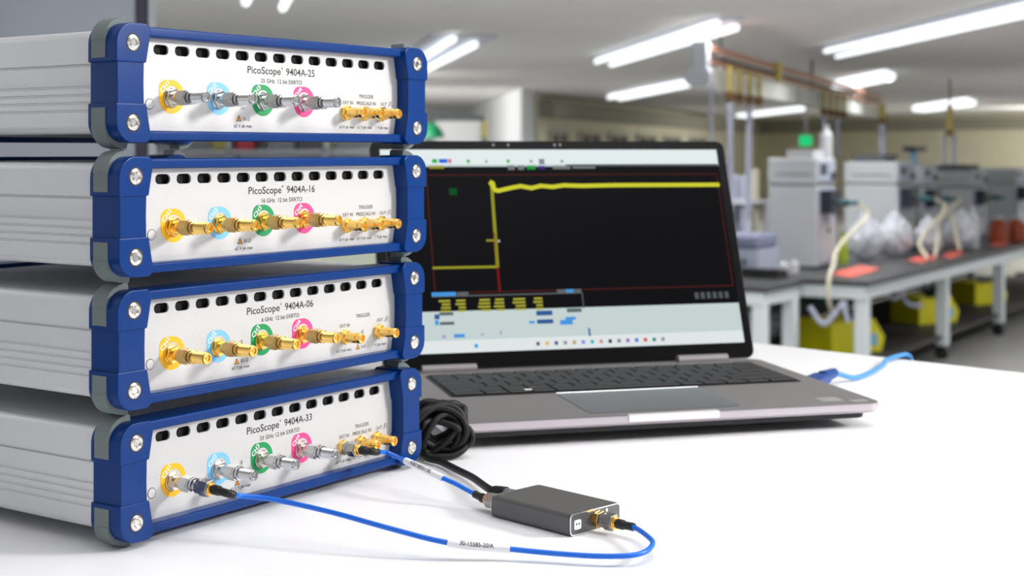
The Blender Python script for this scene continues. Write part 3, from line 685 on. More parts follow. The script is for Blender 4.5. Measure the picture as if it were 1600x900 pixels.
obj('jacket', solo(tube, [lu(p) for p in catmull(ctb, 8)], .0021, 10), M('cable_pale_blue', srgb(80, 150, 216), .4), ub, smooth=60)

# ------------------------------------------------------------------ the laboratory behind
BTOP = M('bench_black', srgb(62, 62, 64), 0.4); BFRM = M('bench_frame_white', srgb(214, 220, 222), 0.45)
SHELF = M('shelf_dark', srgb(60, 58, 56), 0.6); CAST = M('caster_black', srgb(22, 22, 24), 0.5)
INS = M('instrument_white', srgb(192, 196, 199), 0.5); INSB = M('instrument_side', srgb(176, 182, 200), 0.5); SEAM = M('seam_grey', srgb(90, 94, 98), 0.6)
DARK = M('port_dark', srgb(34, 38, 52), 0.4); TEAL = M('teal_fitting', srgb(58, 104, 112), 0.4); CREAM = M('hose_cream', srgb(206, 200, 178), 0.6)
YBIN = M('bin_yellow', srgb(226, 216, 10), 0.45); RED = M('red_paper', srgb(226, 104, 92), 0.7); COPP = M('copper', (0.52, 0.24, 0.14, 1), .35, .9)
VALV = M('valve_yellow', srgb(196, 180, 96), .4, .1); TIPB = M('valve_brown', srgb(120, 84, 44), .5); COND = M('conduit_white', srgb(178, 182, 200), .5)
A_, B_ = Vector((.53, .848, 0)), Vector((-.848, .53, 0)); BROT = math.atan2(.848, .53)
BH_ = 0.75
C1 = Wz(1198, 449, BH_); C2 = Wz(1357, 440, BH_)
def bench(label, org, la, lb, legs_a, shelf=True):
    """local x along the long front edge, local y to the back"""
    t = thing('lab_bench', label, 'bench', (org.x, org.y, 0), BROT, 'black topped lab benches')
    obj('worktop', bbox(0, la, 0, lb, BH_-.035, BH_, .004, 1), BTOP, t)
    fr = newbm()
    for y in (.03, lb-.09): box(fr, .02, la-.02, y, y+.06, BH_-.12, BH_-.0352)
    for x in (.02, la-.08): box(fr, x, x+.06, .09, lb-.09, BH_-.12, BH_-.0352)
    obj('frame', fr, BFRM, t)
    for x in legs_a:
        for y in (.03, lb-.11):
            lg = obj('leg', bbox(x, x+.085, y, y+.085, .11, BH_-.12, .004, 1), BFRM, t)
            cs = newbm(); lathe(cs, [(-.018, 0), (-.018, .046), (-.012, .05), (.012, .05), (.018, .046), (.018, 0)], 16, 'x', Matrix.Translation((x+.04, y+.05, .05)))
            box(cs, x+.018, x+.062, y+.02, y+.065, .07, .112); obj('caster', cs, CAST, lg)
    obj('back_panel', bbox(.10, la-.10, lb-.05, lb-.03, .20, BH_-.125, .002, 1), M('dim_clutter_taupe', srgb(92, 88, 82), .7), t)  # dark panel added in place of the dim clutter under the bench
    if shelf: obj('lower_shelf', bbox(.05, la-.05, .06, lb-.06, .165, .19, .003, 1), SHELF, t)
    return t
bench('short black topped bench on white legs just right of the laptop', C1, .655, 1.25, (.03, .54), False)
bench('long black topped bench with white instruments and yellow bins below', C2, 7.6, 1.35, (.05, 1.93, 3.66, 5.6, 7.4))
def on(px, py, z=BH_): return Wz(px, py, z)

def analyser(label, px, py, wd, dp, ht, shade=INS, org=None):
    """tower; local x to the right along A_, local y back along B_. The near left-hand face looks towards -x, the right one towards -y"""
    p = org or on(px, py)
    t = thing('analyser', label, 'laboratory instrument', (p.x, p.y, BH_), BROT, 'white analysers in a row on the long bench')
    hs = ht*.765
    lo = newbm(); box(lo, 0, dp, 0, wd, 0.015, hs-.012, .012, 2); obj('lower_housing', lo, shade, t)
    obj('seam', bbox(.01, dp-.01, .01, wd-.01, hs-.014, hs+.002), SEAM, t)
    obj('plinth', bbox(.015, dp-.015, .015, wd-.015, 0, .016), SEAM, t)
    up = newbm(); prism(up, [(0, hs), (dp, hs), (dp, ht-.012), (dp-.02, ht), (.015, ht), (0, ht-.015)], 0, wd, 'y', .006, 1); u_ = obj('upper_module', up, shade, t)
    obj('groove', bbox(-.004, .004, .10*wd, .85*wd, hs+.085*ht, hs+.095*ht), SEAM, u_)
    obj('side_cover', bbox(.02, dp-.02, -.012, .004, .03, hs-.03, .004, 1), INSB, t)
    obj('front_cover', bbox(.02, dp-.02, -.012, .004, hs+.015, ht-.02, .004, 1), INSB, u_)
    obj('display', bbox(.05, dp*.45, -.018, -.010, hs+.07, ht-.04, .003, 1), DARK, u_)
    obj('knob', solo(lathe, [(0, .026), (.02, .026), (.024, .02), (.024, 0)], 16, '-y', Matrix.Translation((dp*.76, -.012, hs+.06))), DARK, u_)
    pt = obj('port_block', bbox(.03, dp*.62, -.10, -.010, ht*.50, ht*.71, .006, 1), DARK, t)
    nz = obj('nozzle', solo(lathe, [(0, .018), (.05, .018), (.055, .028), (.10, .028), (.105, .016), (.16, .016), (.16, 0)], 14, '-y', Matrix.Translation((dp*.36, -.098, ht*.60))), TEAL, pt)
    lt_ = obj('lower_door', bbox(.05, dp-.05, -.018, -.010, .06, ht*.42, .004, 1), INS, t)
    obj('button', solo(lathe, [(0, .014), (.012, .014), (.012, 0)], 12, '-y', Matrix.Translation((dp*.5, -.018, ht*.34))), DARK, lt_)
    return t
i1 = on(1276, 421)
def along(px):                                            # point of the instrument line seen at px
    q = (px-800)/F; k = (q*i1.y-i1.x)/(A_.x-q*A_.y); return i1+A_*k
analyser('tall white analyser nearest the laptop with one dark port on its side', 0, 0, .37, .38, .795, org=i1)
analyser('second white analyser of the row, behind two crumpled plastic bags', 0, 0, .45, .46, .755, org=along(1402))
analyser('third white analyser of the row, tall and narrow with a dark tray on top', 0, 0, .30, .42, .72, org=along(1441))
analyser('fourth white analyser of the row, behind the bag with a hose', 0, 0, .42, .50, .66, org=along(1520))
analyser('farthest greyish analyser at the right edge of the picture', 0, 0, .50, .60, .66, M('instrument_grey', srgb(168, 174, 176), .5), org=along(1586))

def pbag(label, px, py, wd, ht, seed):
    p = on(px, py); bm = newbm(); bmesh.ops.create_icosphere(bm, subdivisions=4, radius=1)
    for v in bm.verts:
        d = v.co.normalized(); s = 1+.30*noise.noise(d*1.6+Vector((seed, 0, 0)))+.20*abs(noise.noise(d*4+Vector((0, seed, 0))))-.10*abs(noise.noise(d*9+Vector((0, 0, seed))))
        z = (d.z*.5+.5)
        tp_ = 1-.45*max(0, z-.6)/.4
        v.co = Vector((d.x*wd*.5*s*tp_, d.y*wd*.42*s*tp_, max(0.0, z*ht*(.9+.2*noise.noise(d*3+Vector((seed, 1, 1)))))))
    o = obj('plastic_bag', bm, M('bag_film', srgb(196, 200, 208), .22, 0, .12, 14), None, p, smooth=25); return tag(o, label, 'plastic bag', 'crumpled plastic bags')
pbag('crumpled clear plastic bag before the second analyser, nearest the laptop', 1353, 407, .25, .40, 1.3)
pbag('crumpled white plastic bag behind the first one, left of the hose', 1399, 401, .26, .38, 4.1)
pbag('small crumpled bag standing between two cream hoses', 1452, 397, .20, .34, 6.7)
pbag('farthest crumpled plastic bag, beside a tall white bottle', 1499, 391, .28, .37, 9.2)
def bottle(name, label, p, r, h, mat, cap):
    t = thing(name, label, 'bottle', p, 0)
    obj('body', solo(lathe, [(0, 0), (0, r*.92), (.01, r), (h*.72, r), (h*.86, r*.42), (h*.92, r*.40), (h*.92, 0)], 20, 'z'), mat, t)
    obj('cap', solo(lathe, [(h*.92, 0), (h*.92, r*.5), (h, r*.5), (h, 0)], 16, 'z'), cap, t); return t
PLW = M('plastic_white', srgb(204, 206, 210), .4); AMB = M('amber_liquid', srgb(150, 62, 30), .2)
bottle('bottle', 'tall white bottle beside the farthest plastic bag', on(1519, 387), .06, .36, PLW, PLW)
bottle('bottle', 'tall white bottle standing on top of the first analyser', i1+A_*.33+B_*.05+Vector((0, 0, .795)), .045, .24, PLW, PLW)
bottle('bottle', 'amber glass jar on the bench, left of its twin', on(1560, 379), .09, .24, AMB, PLW)
bottle('bottle', 'amber glass jar on the bench at the right picture edge', on(1588, 377), .09, .23, AMB, PLW)
bottle('bottle', 'yellow-green bottle behind the cream hose of the first analyser', on(1318, 412), .035, .24, M('yellowgreen', srgb(160, 180, 40), .4), M('green_cap', srgb(90, 140, 40), .5))
bottle('bottle', 'squat clear bottle at the foot of the first analyser', on(1224, 431), .035, .11, PLW, COND)
bottle('bottle', 'squat clear bottle further right below the first analyser', on(1240, 427), .035, .10, PLW, COND)
def hose(label, pts, r=.014, mat=CREAM):
    o = pts[0]; bm = solo(tube, [Vector(p)-o for p in catmull(pts, 6)], r, 10)
    return tag(obj('hose', bm, mat, None, o, smooth=60), label, 'hose')
hp = i1+A_*.14-B_*.27
hose('cream hose hanging from the first analyser past the bench edge', [hp+Vector((0, 0, .47)), hp-B_*.05+Vector((0, 0, .38)), W(1311, 385, 10.1), W(1302, 415, 9.75), W(1296, 432, 9.55), W(1294, 462, 9.5), W(1299, 485, 9.6)])
a2, a3 = along(1402), along(1441)
hose('cream hose bending down from the second analyser', [a2+A_*.17-B_*.27+Vector((0, 0, .45)), a2+A_*.2-B_*.33+Vector((0, 0, .36)), W(1438, 375, 11.5), W(1447, 400, 11.25), W(1449, 405, 11.2)])
hose('cream hose leaning left below the third analyser', [a3+A_*.15-B_*.285+Vector((0, 0, .43)), W(1470, 345, 12.0), W(1465, 375, 11.7), W(1461, 402, 11.45)])
hose('pale hose crossing before the fourth analyser', [W(1486, 335, 12.15), W(1490, 352, 12.1), W(1494, 372, 12.05), W(1500, 391, 11.95)], .016)
def paper(label, quad):
    P = [on(*q) for q in quad]; o = P[0]; bm = newbm()
    prism(bm, [((p-o).x, (p-o).y) for p in P], .001, .006, 'z')
    return tag(obj('paper_sheet', bm, RED, None, o, smooth=0), label, 'paper', 'red papers on the bench')
paper('red paper sheet lying at the near corner of the long bench', [(1299, 428), (1328, 434), (1375, 421), (1345, 416)])
paper('red paper sheet in the middle of the bench, below two hoses', [(1418, 407), (1441, 411), (1468, 403), (1446, 399)])
paper('red paper sheet just right of the middle one', [(1470, 401), (1487, 404), (1509, 396), (1490, 392)])
paper('farthest red paper sheet on the bench near the amber jars', [(1545, 383), (1560, 386), (1580, 379), (1566, 376)])
# small blue-grey instrument and dark tray on the left
sp = on(1184, 430)
t = thing('balance', 'small blue and white bench instrument between laptop and first analyser', 'laboratory instrument', (sp.x, sp.y, BH_), BROT)
obj('housing', bbox(0, .40, 0, .42, .01, .17, .012, 2), INSB, t); obj('lid', bbox(.005, .39, .005, .41, .17, .27, .03, 3), M('lid_slate', srgb(128, 134, 160), .5), t)
obj('foot_plate', bbox(.02, .38, .02, .40, 0, .011), SEAM, t)
for y, mt_ in ((.10, TEAL), (.21, M('navy_badge', srgb(26, 72, 140), .4)), (.33, TEAL)):
    obj('button', solo(lathe, [(0, .022), (.006, .022), (.006, 0)], 14, 'x', Matrix.Translation((-.006, y, .085))), mt_, t)
sp = on(1215, 436)
t = thing('tray', 'flat black tray on the short bench beside the laptop screen', 'tray', (sp.x, sp.y, BH_), BROT)
tr = newbm(); box(tr, 0, .18, 0, .42, 0, .015, .003, 1)
for q in ((0, .18, 0, .012), (0, .18, .408, .42), (0, .012, .012, .408), (.168, .18, .012, .408)): box(tr, q[0], q[1], q[2], q[3], .015, .05)
obj('pan', tr, CAST, t)
# things on top of the analysers
def box_thing(name, label, cat, p, sx, sy, sz, mat, rot=BROT, r=.006, group=None):
    o = obj(name, bbox(0, sx, 0, sy, 0, sz, r, 2), mat, None, p, (0, 0, rot)); return tag(o, label, cat, group)
def tray_bm(sx, sy, sz, t=.012):
    bm = newbm(); box(bm, 0, sx, 0, sy, 0, t)
    for q in ((0, sx, 0, t), (0, sx, sy-t, sy), (0, t, t, sy-t), (sx-t, sx, t, sy-t)): box(bm, q[0], q[1], q[2], q[3], t, sz)
    return bm
up1 = i1+Vector((0, 0, .795))
tag(obj('tray', tray_bm(.20, .20, .06), PLW, None, up1+A_*.02+B_*.03, (0, 0, BROT)), 'white tray on top of the first analyser', 'tray')
tag(obj('tray', tray_bm(.36, .26, .06), SEAM, None, along(1402)+Vector((0, 0, .755))+B_*.12+A_*.02, (0, 0, BROT)), 'grey tray on top of the second analyser', 'tray')
c3 = along(1441)+Vector((0, 0, .72))
st = thing('monitor_stand', 'dark flat screen on a pale blue post on top of the third analyser', 'monitor', c3+A_*.15+B_*.12, BROT)
obj('post', bbox(.05, .13, .0, .05, 0, .12, .004, 1), M('post_blue', srgb(150, 196, 226), .4), st); obj('screen', bbox(-.06, .30, -.03, .08, .12, .165, .008, 1), M('navy_dark', srgb(34, 40, 66), .4), st)
tag(obj('tray', tray_bm(.40, .30, .05), SEAM, None, along(1520)+Vector((0, 0, .66))+A_*.02+B_*.05, (0, 0, BROT)), 'shallow grey tray on top of the fourth analyser', 'tray')

def stack_bin(label, px, py, sc_=1.0):
    z = .19; p = Wz(px, py, z)
    L_, Wd, H_ = .46*sc_, .30*sc_, .21*sc_
    t = thing('storage_bin', label, 'storage bin', (p.x, p.y, z), BROT+math.radians(-26), 'yellow storage bins on the lower shelf')
    bm = newbm(); th = .006
    side = [(0, 0), (L_*.94, 0), (L_, H_*.42), (L_*.80, H_), (0, H_)]
    for y in (0, Wd-th): prism(bm, side, y, y+th, 'y')
    box(bm, 0, L_*.94, th, Wd-th, 0, th); box(bm, 0, th, th, Wd-th, th, H_)
    prism(bm, [(L_*.935, th), (L_*.955, 0.0), (L_, H_*.42), (L_-.008, H_*.44)], th, Wd-th, 'y')
    prism(bm, [(0, H_-.012), (L_*.8, H_-.012), (L_*.8, H_), (0, H_)], -.012, 0, 'y'); prism(bm, [(0, H_-.012), (L_*.8, H_-.012), (L_*.8, H_), (0, H_)], Wd, Wd+.012, 'y')
    obj('tub', bm, YBIN, t, smooth=0)
    q = obj('bin_label', bbox(L_*.66, L_*.86, -.003, -.0005, H_*.18, H_*.55), M('label_paleblue', srgb(140, 190, 214), .5), t); q['label'] = 'pale blue label card'
    return t
stack_bin('yellow storage bin nearest the white table, partly hidden behind its edge', 1300, 556, 1.10)
stack_bin('middle yellow storage bin behind a bench leg', 1436, 508, 1.02)
stack_bin('farthest yellow storage bin at the right picture edge', 1524, 477, .95)
# things under the short bench
p = Wz(1206, 505, .25); t = thing('computer_tower', 'black computer tower under the short bench with a red and white panel', 'computer', Wz(1156, 545, 0.02)-Vector((0, 0, .02)), BROT)
obj('case', bbox(0, .45, -.05, .16, 0, .52, .01, 2), CAST, t); obj('front_panel', bbox(-.008, 0, -.02, .08, .20, .42, .002, 1), PLW, t); obj('red_panel', bbox(-.012, -.004, -.02, .08, .42, .50, .002, 1), M('red_plastic', srgb(190, 40, 70), .4), t)
p = Wz(1228, 545, 0.0)
def pump(label, p, rot, mat):
    t = thing('vacuum_pump', label, 'pump', p, rot)
    obj('motor', solo(lathe, [(0, 0), (0, .10), (.03, .115), (.30, .115), (.34, .09), (.34, 0)], 20, 'x', Matrix.Translation((0, .12, .16))), mat, t)
    obj('pump_body', bbox(.34, .56, .02, .22, .05, .30, .012, 2), SEAM, t); obj('foot_plate', bbox(.02, .56, .03, .21, 0, .05, .004, 1), CAST, t)
    obj('port', solo(lathe, [(.30, .03), (.36, .03), (.365, .04), (.38, .04), (.38, 0)], 14, 'z', Matrix.Translation((.45, .12, 0))), INSB, t)
pump('pale vacuum pump on the lower shelf of the long bench', Vector((1.80, 10.25, .19)), BROT, INSB)
box_thing('crate', 'dark green crate hung under the near end of the long bench', 'crate', Wz(1296, 474, .47)+Vector((0, 0, 0)), .34, .22, .17, M('crate_green', srgb(20, 96, 78), .6), BROT)
for i, (a, b, c) in enumerate([((1265, 480, 9.5), (1288, 506, 9.5), (1316, 474, 9.45)), ((1319, 470, 9.6), (1321, 488, 9.6), (1326, 503, 9.6)), ((1385, 458, 10.6), (1398, 466, 10.6), (1412, 452, 10.6)), ((1404, 452, 11.0), (1418, 474, 11.0), (1440, 478, 11.1))]):
    hose(['grey tube looping under the gap between the benches', 'grey tube hanging down to the nearest yellow bin', 'small grey tube loop under the long bench top', 'grey tube sagging towards the middle yellow bin'][i], [W(*a), W(*b), W(*c)], .017, COND)
# cabinets along the far right
for i, (x0, Y, wd, lab) in enumerate([(1508, 17.0, .55, 'cream base cabinet behind the middle bench leg'), (1556, 17.6, .55, 'cream base cabinet at the right with a black box beside'), (1604, 18.2, .55, 'cream base cabinet cut off by the right picture edge')]):
    q = W(x0, 300, Y); t = thing('base_cabinet', lab, 'cabinet', (q.x, q.y, 0), .3, 'cream cabinets at the far right')
    obj('carcass', bbox(-wd/2, wd/2, 0, .5, .08, .95, .006, 1), M('cabinet_cream', srgb(206, 204, 190), .6), t); obj('plinth', bbox(-wd/2+.02, wd/2-.02, .05, .5, 0, .08), SEAM, t)
    dr_ = obj('door', bbox(-wd/2+.015, wd/2-.015, -.018, 0, .10, .93, .004, 1), M('cabinet_cream', srgb(206, 204, 190), .6), t); obj('handle', bbox(wd/2-.09, wd/2-.07, -.04, -.018, .55, .80, .004, 1), SEAM, dr_)
t = thing('dark_bin', 'black waste box on the floor at the right edge below the bench', 'bin', W(1590, 300, 19.6)*1.0, .3); t.location.z = 0
obj('body', solo(prism, [(-.14, 0), (.14, 0), (.17, .46), (-.17, .46)], 0, .30, 'y', .01, 1), CAST, t); obj('rim', bbox(-.18, .18, -.01, .31, .46, .49, .006, 1), DARK, t)

# ------------------------------------------------------------------ overhead service beam with pipes and valves
k0 = Vector((1.311, 9.5, 0)); k1 = Vector((4.64, 18.3, 0)); kd = (k1-k0).normalized(); krot = math.atan2(kd.y, kd.x)
def kpos(px):
    q = (px-800)/F; s = (q*k0.y-k0.x)/(kd.x-q*kd.y); return s
bt = thing('service_beam', 'white overhead service beam carrying copper pipes, hung from the ceiling', 'service beam', (k0.x, k0.y, 2.0), krot)
LBM = (k1-k0).length
BEAMW = M('beam_white', srgb(222, 224, 216), .5)
obj('channel', bbox(0, LBM, .04, .16, .007, .145, .004, 1), BEAMW, bt)
for s in (1.6, 3.4, 4.6): obj('joint', bbox(s, s+.02, .036, .165, .004, .149), SEAM, bt)
q = obj('end_bracket', solo(prism, [(.02, .30), (.02, .13), (.0, .11), (.0, .02), (.15, .02), (.17, .05), (.17, .10), (.12, .15), (.12, .30)], -.12, -.02, 'x', .008, 2), M('bracket_white', srgb(190, 194, 202), .5), bt)
for s in (0.6, 4.5, 8.6): obj('hanger', bbox(s, s+.03, .09, .11, .145, .449), SEAM, bt)
for i, (y, z) in enumerate([(.02, .175), (.07, .215), (.02, .255), (.07, .285)]):
    obj('pipe', solo(tube, [(-.02 if i % 2 else .0, y, z), (LBM*1.0, y, z)], .017, 10), COPP if i != 1 else CAST, bt, smooth=60)
VV = {'a': [1137, 1152, 1168, 1183], 'b': [1285, 1295.5, 1306, 1316], 'c': [1400, 1408, 1416, 1424]}
for g_, L_ in VV.items():
    for px in L_:
        s = kpos(px); sc_ = 1.0
        if s > LBM-.05: s = LBM-.05-.12*(1424-px)/8
        v = obj('valve', solo(lathe, [(-.01, 0), (-.01, .018), (.17, .018), (.17, 0)], 10, 'z', Matrix.Translation((s, -.015, 0))), VALV, bt)
        obj('valve_tip', solo(lathe, [(-.075, 0), (-.07, .018), (-.05, .034), (-.01, .034), (-.005, .02), (-.005, 0)], 12, 'z', Matrix.Translation((s, -.015, 0))), TIPB, v)
obj('valve', solo(lathe, [(.15, 0), (.15, .03), (.30, .03), (.30, 0)], 10, 'z', Matrix.Translation((kpos(1216), .0, 0))), VALV, bt)
def conduit(label, px, px2, ybot, r=.021):
    s = kpos(px)
    s = min(s, LBM-(.45 if px < 1410 else .08)); top = k0+kd*s+Vector((-math.sin(krot), math.cos(krot), 0))*(-.015)
    ztop = 1.925; zb = CAMZ-(ybot-PY)/F*top.y
    bm = solo(tube, [(0, 0, ztop), ((px2-px)/F*top.y, 0, zb)], r, 12)
    return tag(obj('conduit', bm, COND, None, (top.x, top.y, 0), smooth=60), label, 'pipe', 'white drop pipes below the beam')
conduit('nearest white drop pipe under the beam, beside the laptop corner', 1137, 1137, 345)
conduit('second white drop pipe under the near group of valves', 1168, 1165, 345)
conduit('left white drop pipe under the middle group of valves', 1285, 1291, 245)
conduit('right white drop pipe under the middle group of valves', 1306, 1309, 245)
conduit('left white drop pipe under the far group of valves', 1400, 1402, 262)
conduit('right white drop pipe under the far group of valves', 1416, 1417, 262)
cp = W(1112, 138, 9.35); tag(obj('pole', solo(tube, [(0, 0, CAMZ-(330-PY)/F*9.35), (0, 0, 2.02)], .012, 10), COND, None, (cp.x, cp.y, 0), smooth=60), 'thin white pole below the beam end beside the laptop corner', 'pole')
# a further valve cluster beyond the end of the beam
fv = W(1484, 185, 17.5); t = thing('valve_cluster', 'far yellow valve cluster hanging from the ceiling at the right', 'valves', (fv.x, fv.y, 1.80), krot)
for i in range(3):
    v = obj('valve', solo(lathe, [(.04, 0), (.04, .03), (.30, .03), (.30, 0)], 10, 'z', Matrix.Translation((-.07+.07*i, 0, 0))), VALV, t)
    obj('valve_tip', solo(lathe, [(-.02, 0), (-.02, .03), (.0, .045), (.04, .045), (.04, 0)], 10, 'z', Matrix.Translation((-.07+.07*i, 0, 0))), TIPB, v)
obj('header', solo(tube, [(-.14, 0, .32), (.14, 0, .32)], .03, 10), COPP, t); obj('hanger', bbox(-.01, .01, -.01, .01, .34, ZC-1.8), SEAM, t)
for i, px in enumerate((1475, 1491)):
    q = W(px, 200, 17.5); tag(obj('conduit', solo(tube, [(0, 0, 1.33), (0, 0, 1.78)], .028, 10), COND, None, (q.x, q.y, 0), smooth=60), ['left', 'right'][i]+' white drop pipe under the farthest yellow valves', 'pipe', 'white drop pipes below the beam')

# ------------------------------------------------------------------ ceiling lights
TUBE = M('tube_light', srgb(240, 246, 255), .5, emit=(0.93, 0.97, 1, 1), estr=1.35); HOUS = M('light_housing', srgb(196, 200, 208), .5)
def fixture(label, a0, a1, b0, b1, r=.035):
    zt_ = ZC-.055
    P = [Wz(a0[0], a0[1], zt_), Wz(a1[0], a1[1], zt_), Wz(b0[0], b0[1], zt_), Wz(b1[0], b1[1], zt_)]
    o = (P[0]+P[1]+P[2]+P[3])/4; o.z = ZC
    t = thing('ceiling_light', label, 'ceiling light', o, 0, 'twin tube ceiling lights')
    q = [p-o for p in P]
    c0, c1 = (q[0]+q[2])/2, (q[1]+q[3])/2; d = (c1-c0); d.z = 0; L_ = d.length; ang = math.atan2(d.y, d.x); wd = max(.12, (q[2]-q[0]).length*.5); r *= .72
    m = Matrix.Translation((c0.x, c0.y, 0)) @ Matrix.Rotation(ang, 4, 'Z')
    hb = newbm(); box(hb, -.03, L_+.03, -wd*.35-.02, wd*.35+.02, -.018, -.001, 0, 1, m); obj('housing', hb, HOUS, t)
    ld = bpy.data.lights.new('fixture_lamp', 'AREA'); ld.shape = 'RECTANGLE'; ld.size = min(L_, 4); ld.size_y = .10; ld.energy = 46; ld.spread = math.radians(150)
    lo_ = bpy.data.objects.new('fixture_lamp', ld); C.objects.link(lo_); lo_.parent = t; lo_.location = ((c0+c1)/2).to_tuple(); lo_.location.z = -.085; lo_.rotation_euler = (0, 0, ang)
    for x, y in ((q[0], q[1]), (q[2], q[3])):
        obj('tube', solo(tube, [x, y], r, 12), TUBE, t, smooth=60)
def wz_clip(px, py): return (px, py)
fixture('twin tube ceiling light at the upper right, largest in view', (1290, 80), (1660, -4), (1308, 88), (1660, 10), .026)
fixture('twin tube ceiling light in the upper middle, left of the service beam', (932, 96), (1120, 36), (955, 101), (1150, 43), .032)
fixture('lower twin tube ceiling light left of the beam end', (952, 152), (1078, 128), (968, 154), (1085, 130), .05)
fixture('twin tube ceiling light beside the topmost oscilloscope', (630, 111), (708, 61), (642, 121), (742, 70), .036)
fixture('far ceiling light seen under the service beam', (1152, 181), (1250, 169), (1160, 182), (1256, 170), .055)
fixture('far ceiling light glowing behind the service beam', (1306, 133), (1385, 117), (1318, 134), (1392, 119), .07)
fixture('far ceiling light under the far end of the beam', (1322, 201), (1398, 191), (1328, 202), (1404, 192), .06)
fixture('far ceiling light behind the far group of valves', (1430, 170), (1512, 158), (1440, 171), (1520, 160), .08)
fixture('nearest ceiling light, cut off by the top edge above the stack', (384, 3), (410, -60), (442, 12), (478, -60), .034)
# exit sign on a rod
q = W(1259, 220, 20.0); t = thing('exit_sign', 'green lit sign hanging from the ceiling on a rod', 'sign', (q.x, q.y, q.z), .3)
obj('sign_case', bbox(-.09, .09, -.02, .02, -.075, .075, .006, 1), M('sign_green', srgb(0, 190, 110), .4, emit=srgb(10, 200, 120), estr=.8), t); obj('rod', bbox(-.008, .008, -.008, .008, .075, ZC-q.z), HOUS, t)
# ------------------------------------------------------------------ left part of the room
q = W(718, 182, 18.0); t = thing('white_cabinet', 'white cabinet with grey top rail before the partition wall', 'cabinet', (q.x, 18.0, 0), 0)
obj('carcass', bbox(-.30, .27, 0, .5, 0, 1.97, .01, 1), M('cab_white', srgb(226, 228, 230), .5), t); obj('top_rail', bbox(-.33, .30, -.03, .5, 1.97, 2.02, .006, 1), SEAM, t); obj('door', bbox(-.28, .25, -.02, 0, .06, 1.94, .004, 1), M('cab_white', srgb(226, 228, 230), .5), t)
q = W(757, 200, 17.6); t = thing('striped_post', 'yellow and dark striped post beside the white cabinet', 'post', (q.x, q.y, 0), 0)
for i in range(10): obj('stripe', bbox(-.022, .022, -.022, .022, i*.195, (i+1)*.195, 0), M('post_yellow', srgb(206, 190, 60), .5) if i % 2 else M('post_dark', srgb(92, 100, 80), .5), t)
q = W(676, 206, 16.5); t = thing('floor_lamp', 'green domed shade on a post left of the white cabinet', 'lamp', (q.x, q.y, 0), 0)
obj('post', bbox(-.015, .015, -.015, .015, .03, 1.74), HOUS, t); obj('foot', solo(lathe, [(0, 0), (0, .15), (.03, .14), (.03, 0)], 20, 'z'), HOUS, t)
obj('shade', solo(lathe, [(1.74, 0), (1.74, .13), (1.79, .125), (1.86, .08), (1.91, .03), (1.92, 0)], 20, 'z'), M('shade_green', srgb(0, 128, 84), .5), t)
# open shelf unit with boxes seen through the slit of the stack
q = W(430, 235, 12.0); t = thing('shelf_unit', 'pale shelf unit glimpsed between the two upper oscilloscopes', 'shelf', (q.x, 12.0, 0), 0)
sh = newbm()
for x in (-1.2, -.40, .40, 1.17): box(sh, x, x+.03, 0, .4, 0, 1.95)
obj('upright', sh, HOUS, t)
for z in (.1, .6, 1.1, 1.58, 1.92): obj('shelf_board', bbox(-1.2, 1.2, 0, .4, z, z+.025), HOUS, t)
obj('back_panel', bbox(-1.2, 1.2, .40, .42, 0, 1.95), WALLW, t)
for px, wd, ht, c, lab in ((345, .12, .14, (196, 192, 110), 'yellowish box on the shelf, left of the red one'), (383, .14, .10, (214, 70, 90), 'red box on the shelf seen between the upper oscilloscopes'), (440, .20, .16, (150, 156, 158), 'grey box on the shelf, right of the red one'), (510, .08, .16, (130, 136, 100), 'olive box on the shelf near its right end')):
    qq = W(px, 235, 12.1); tag(obj('box', bbox(-wd/2, wd/2, 0, .25, 0, ht, .006, 1), M('boxcol%d' % px, srgb(*c), .6), None, (qq.x, 12.06, 1.605)), lab, 'box', 'boxes on the far shelf')
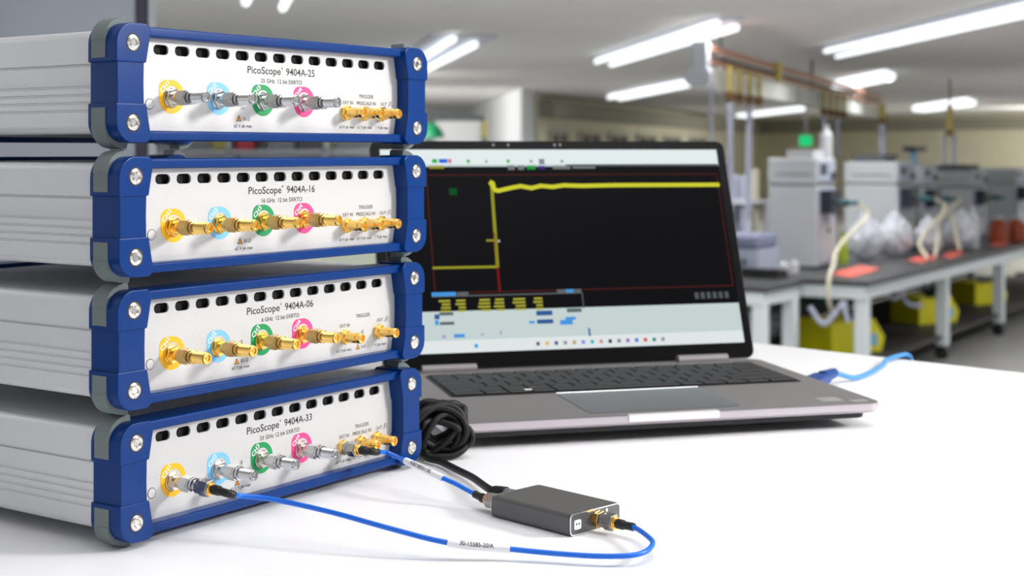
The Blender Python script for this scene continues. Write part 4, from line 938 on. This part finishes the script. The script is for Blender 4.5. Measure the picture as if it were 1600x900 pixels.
q = W(585, 400, 9.0); t = thing('base_cabinet', 'pale green-grey cabinet glimpsed between the two middle oscilloscopes', 'cabinet', (q.x, 9.0, 0), 0)
obj('carcass', bbox(-.6, .35, 0, .5, .08, 1.25, .006, 1), M('cab_sage', srgb(176, 182, 164), .6), t); obj('plinth', bbox(-.58, .33, .04, .5, 0, .08), SEAM, t); obj('door', bbox(-.58, .33, -.02, 0, .10, 1.23, .004, 1), M('cab_sage', srgb(176, 182, 164), .6), t)
# grey partition screen behind the stack at the left
PY_ = 3.0; t = thing('partition_screen', 'large blue-grey panel with a dark edge behind the stack, upper left', 'panel', (W(60, 200, PY_).x, PY_, 0), 0)
xr = W(226, 100, PY_).x-W(60, 200, PY_).x
obj('panel', bbox(-.70, xr-.018, 0, .03, .08, 2.25, .004, 1), M('panel_bluegrey', srgb(172, 178, 190), .35, .2), t)
obj('edge_trim', bbox(xr-.018, xr+.004, -.004, .034, .06, 2.26, .004, 1), M('trim_dark', srgb(62, 62, 78), .5), t)
obj('edge_strip', bbox(xr+.006, xr+.018, 0, .03, .06, 2.26, .003, 1), HOUS, t)
for x in (-.65, xr-.10): obj('foot', bbox(x, x+.07, -.22, .25, 0, .06, .006, 1), TLEG, t)
# clutter behind the laptop corner
q = on(1172, 395); t = thing('glass_rack', 'grey rack of tall tubes behind the small blue instrument', 'rack', (q.x, q.y, BH_), BROT)
obj('frame', bbox(0, .4, 0, .5, 0, .04, .004, 1), SEAM, t)
for i in range(6): obj('tube', solo(lathe, [(.04, 0), (.04, .035), (.62+.05*(i % 3), .035), (.64+.05*(i % 3), .02), (.64+.05*(i % 3), 0)], 12, 'z', Matrix.Translation((.08+.22*(i % 2), .08+.17*(i//2), 0))), [COND, CREAM, SEAM][i % 3], t)
obj('top_bar', bbox(0, .4, 0, .5, .40, .43, .004, 1), HOUS, t)
for x, y in ((0, 0), (.37, 0), (0, .47), (.37, .47)): obj('post', bbox(x, x+.03, y, y+.03, .04, .40), HOUS, t)
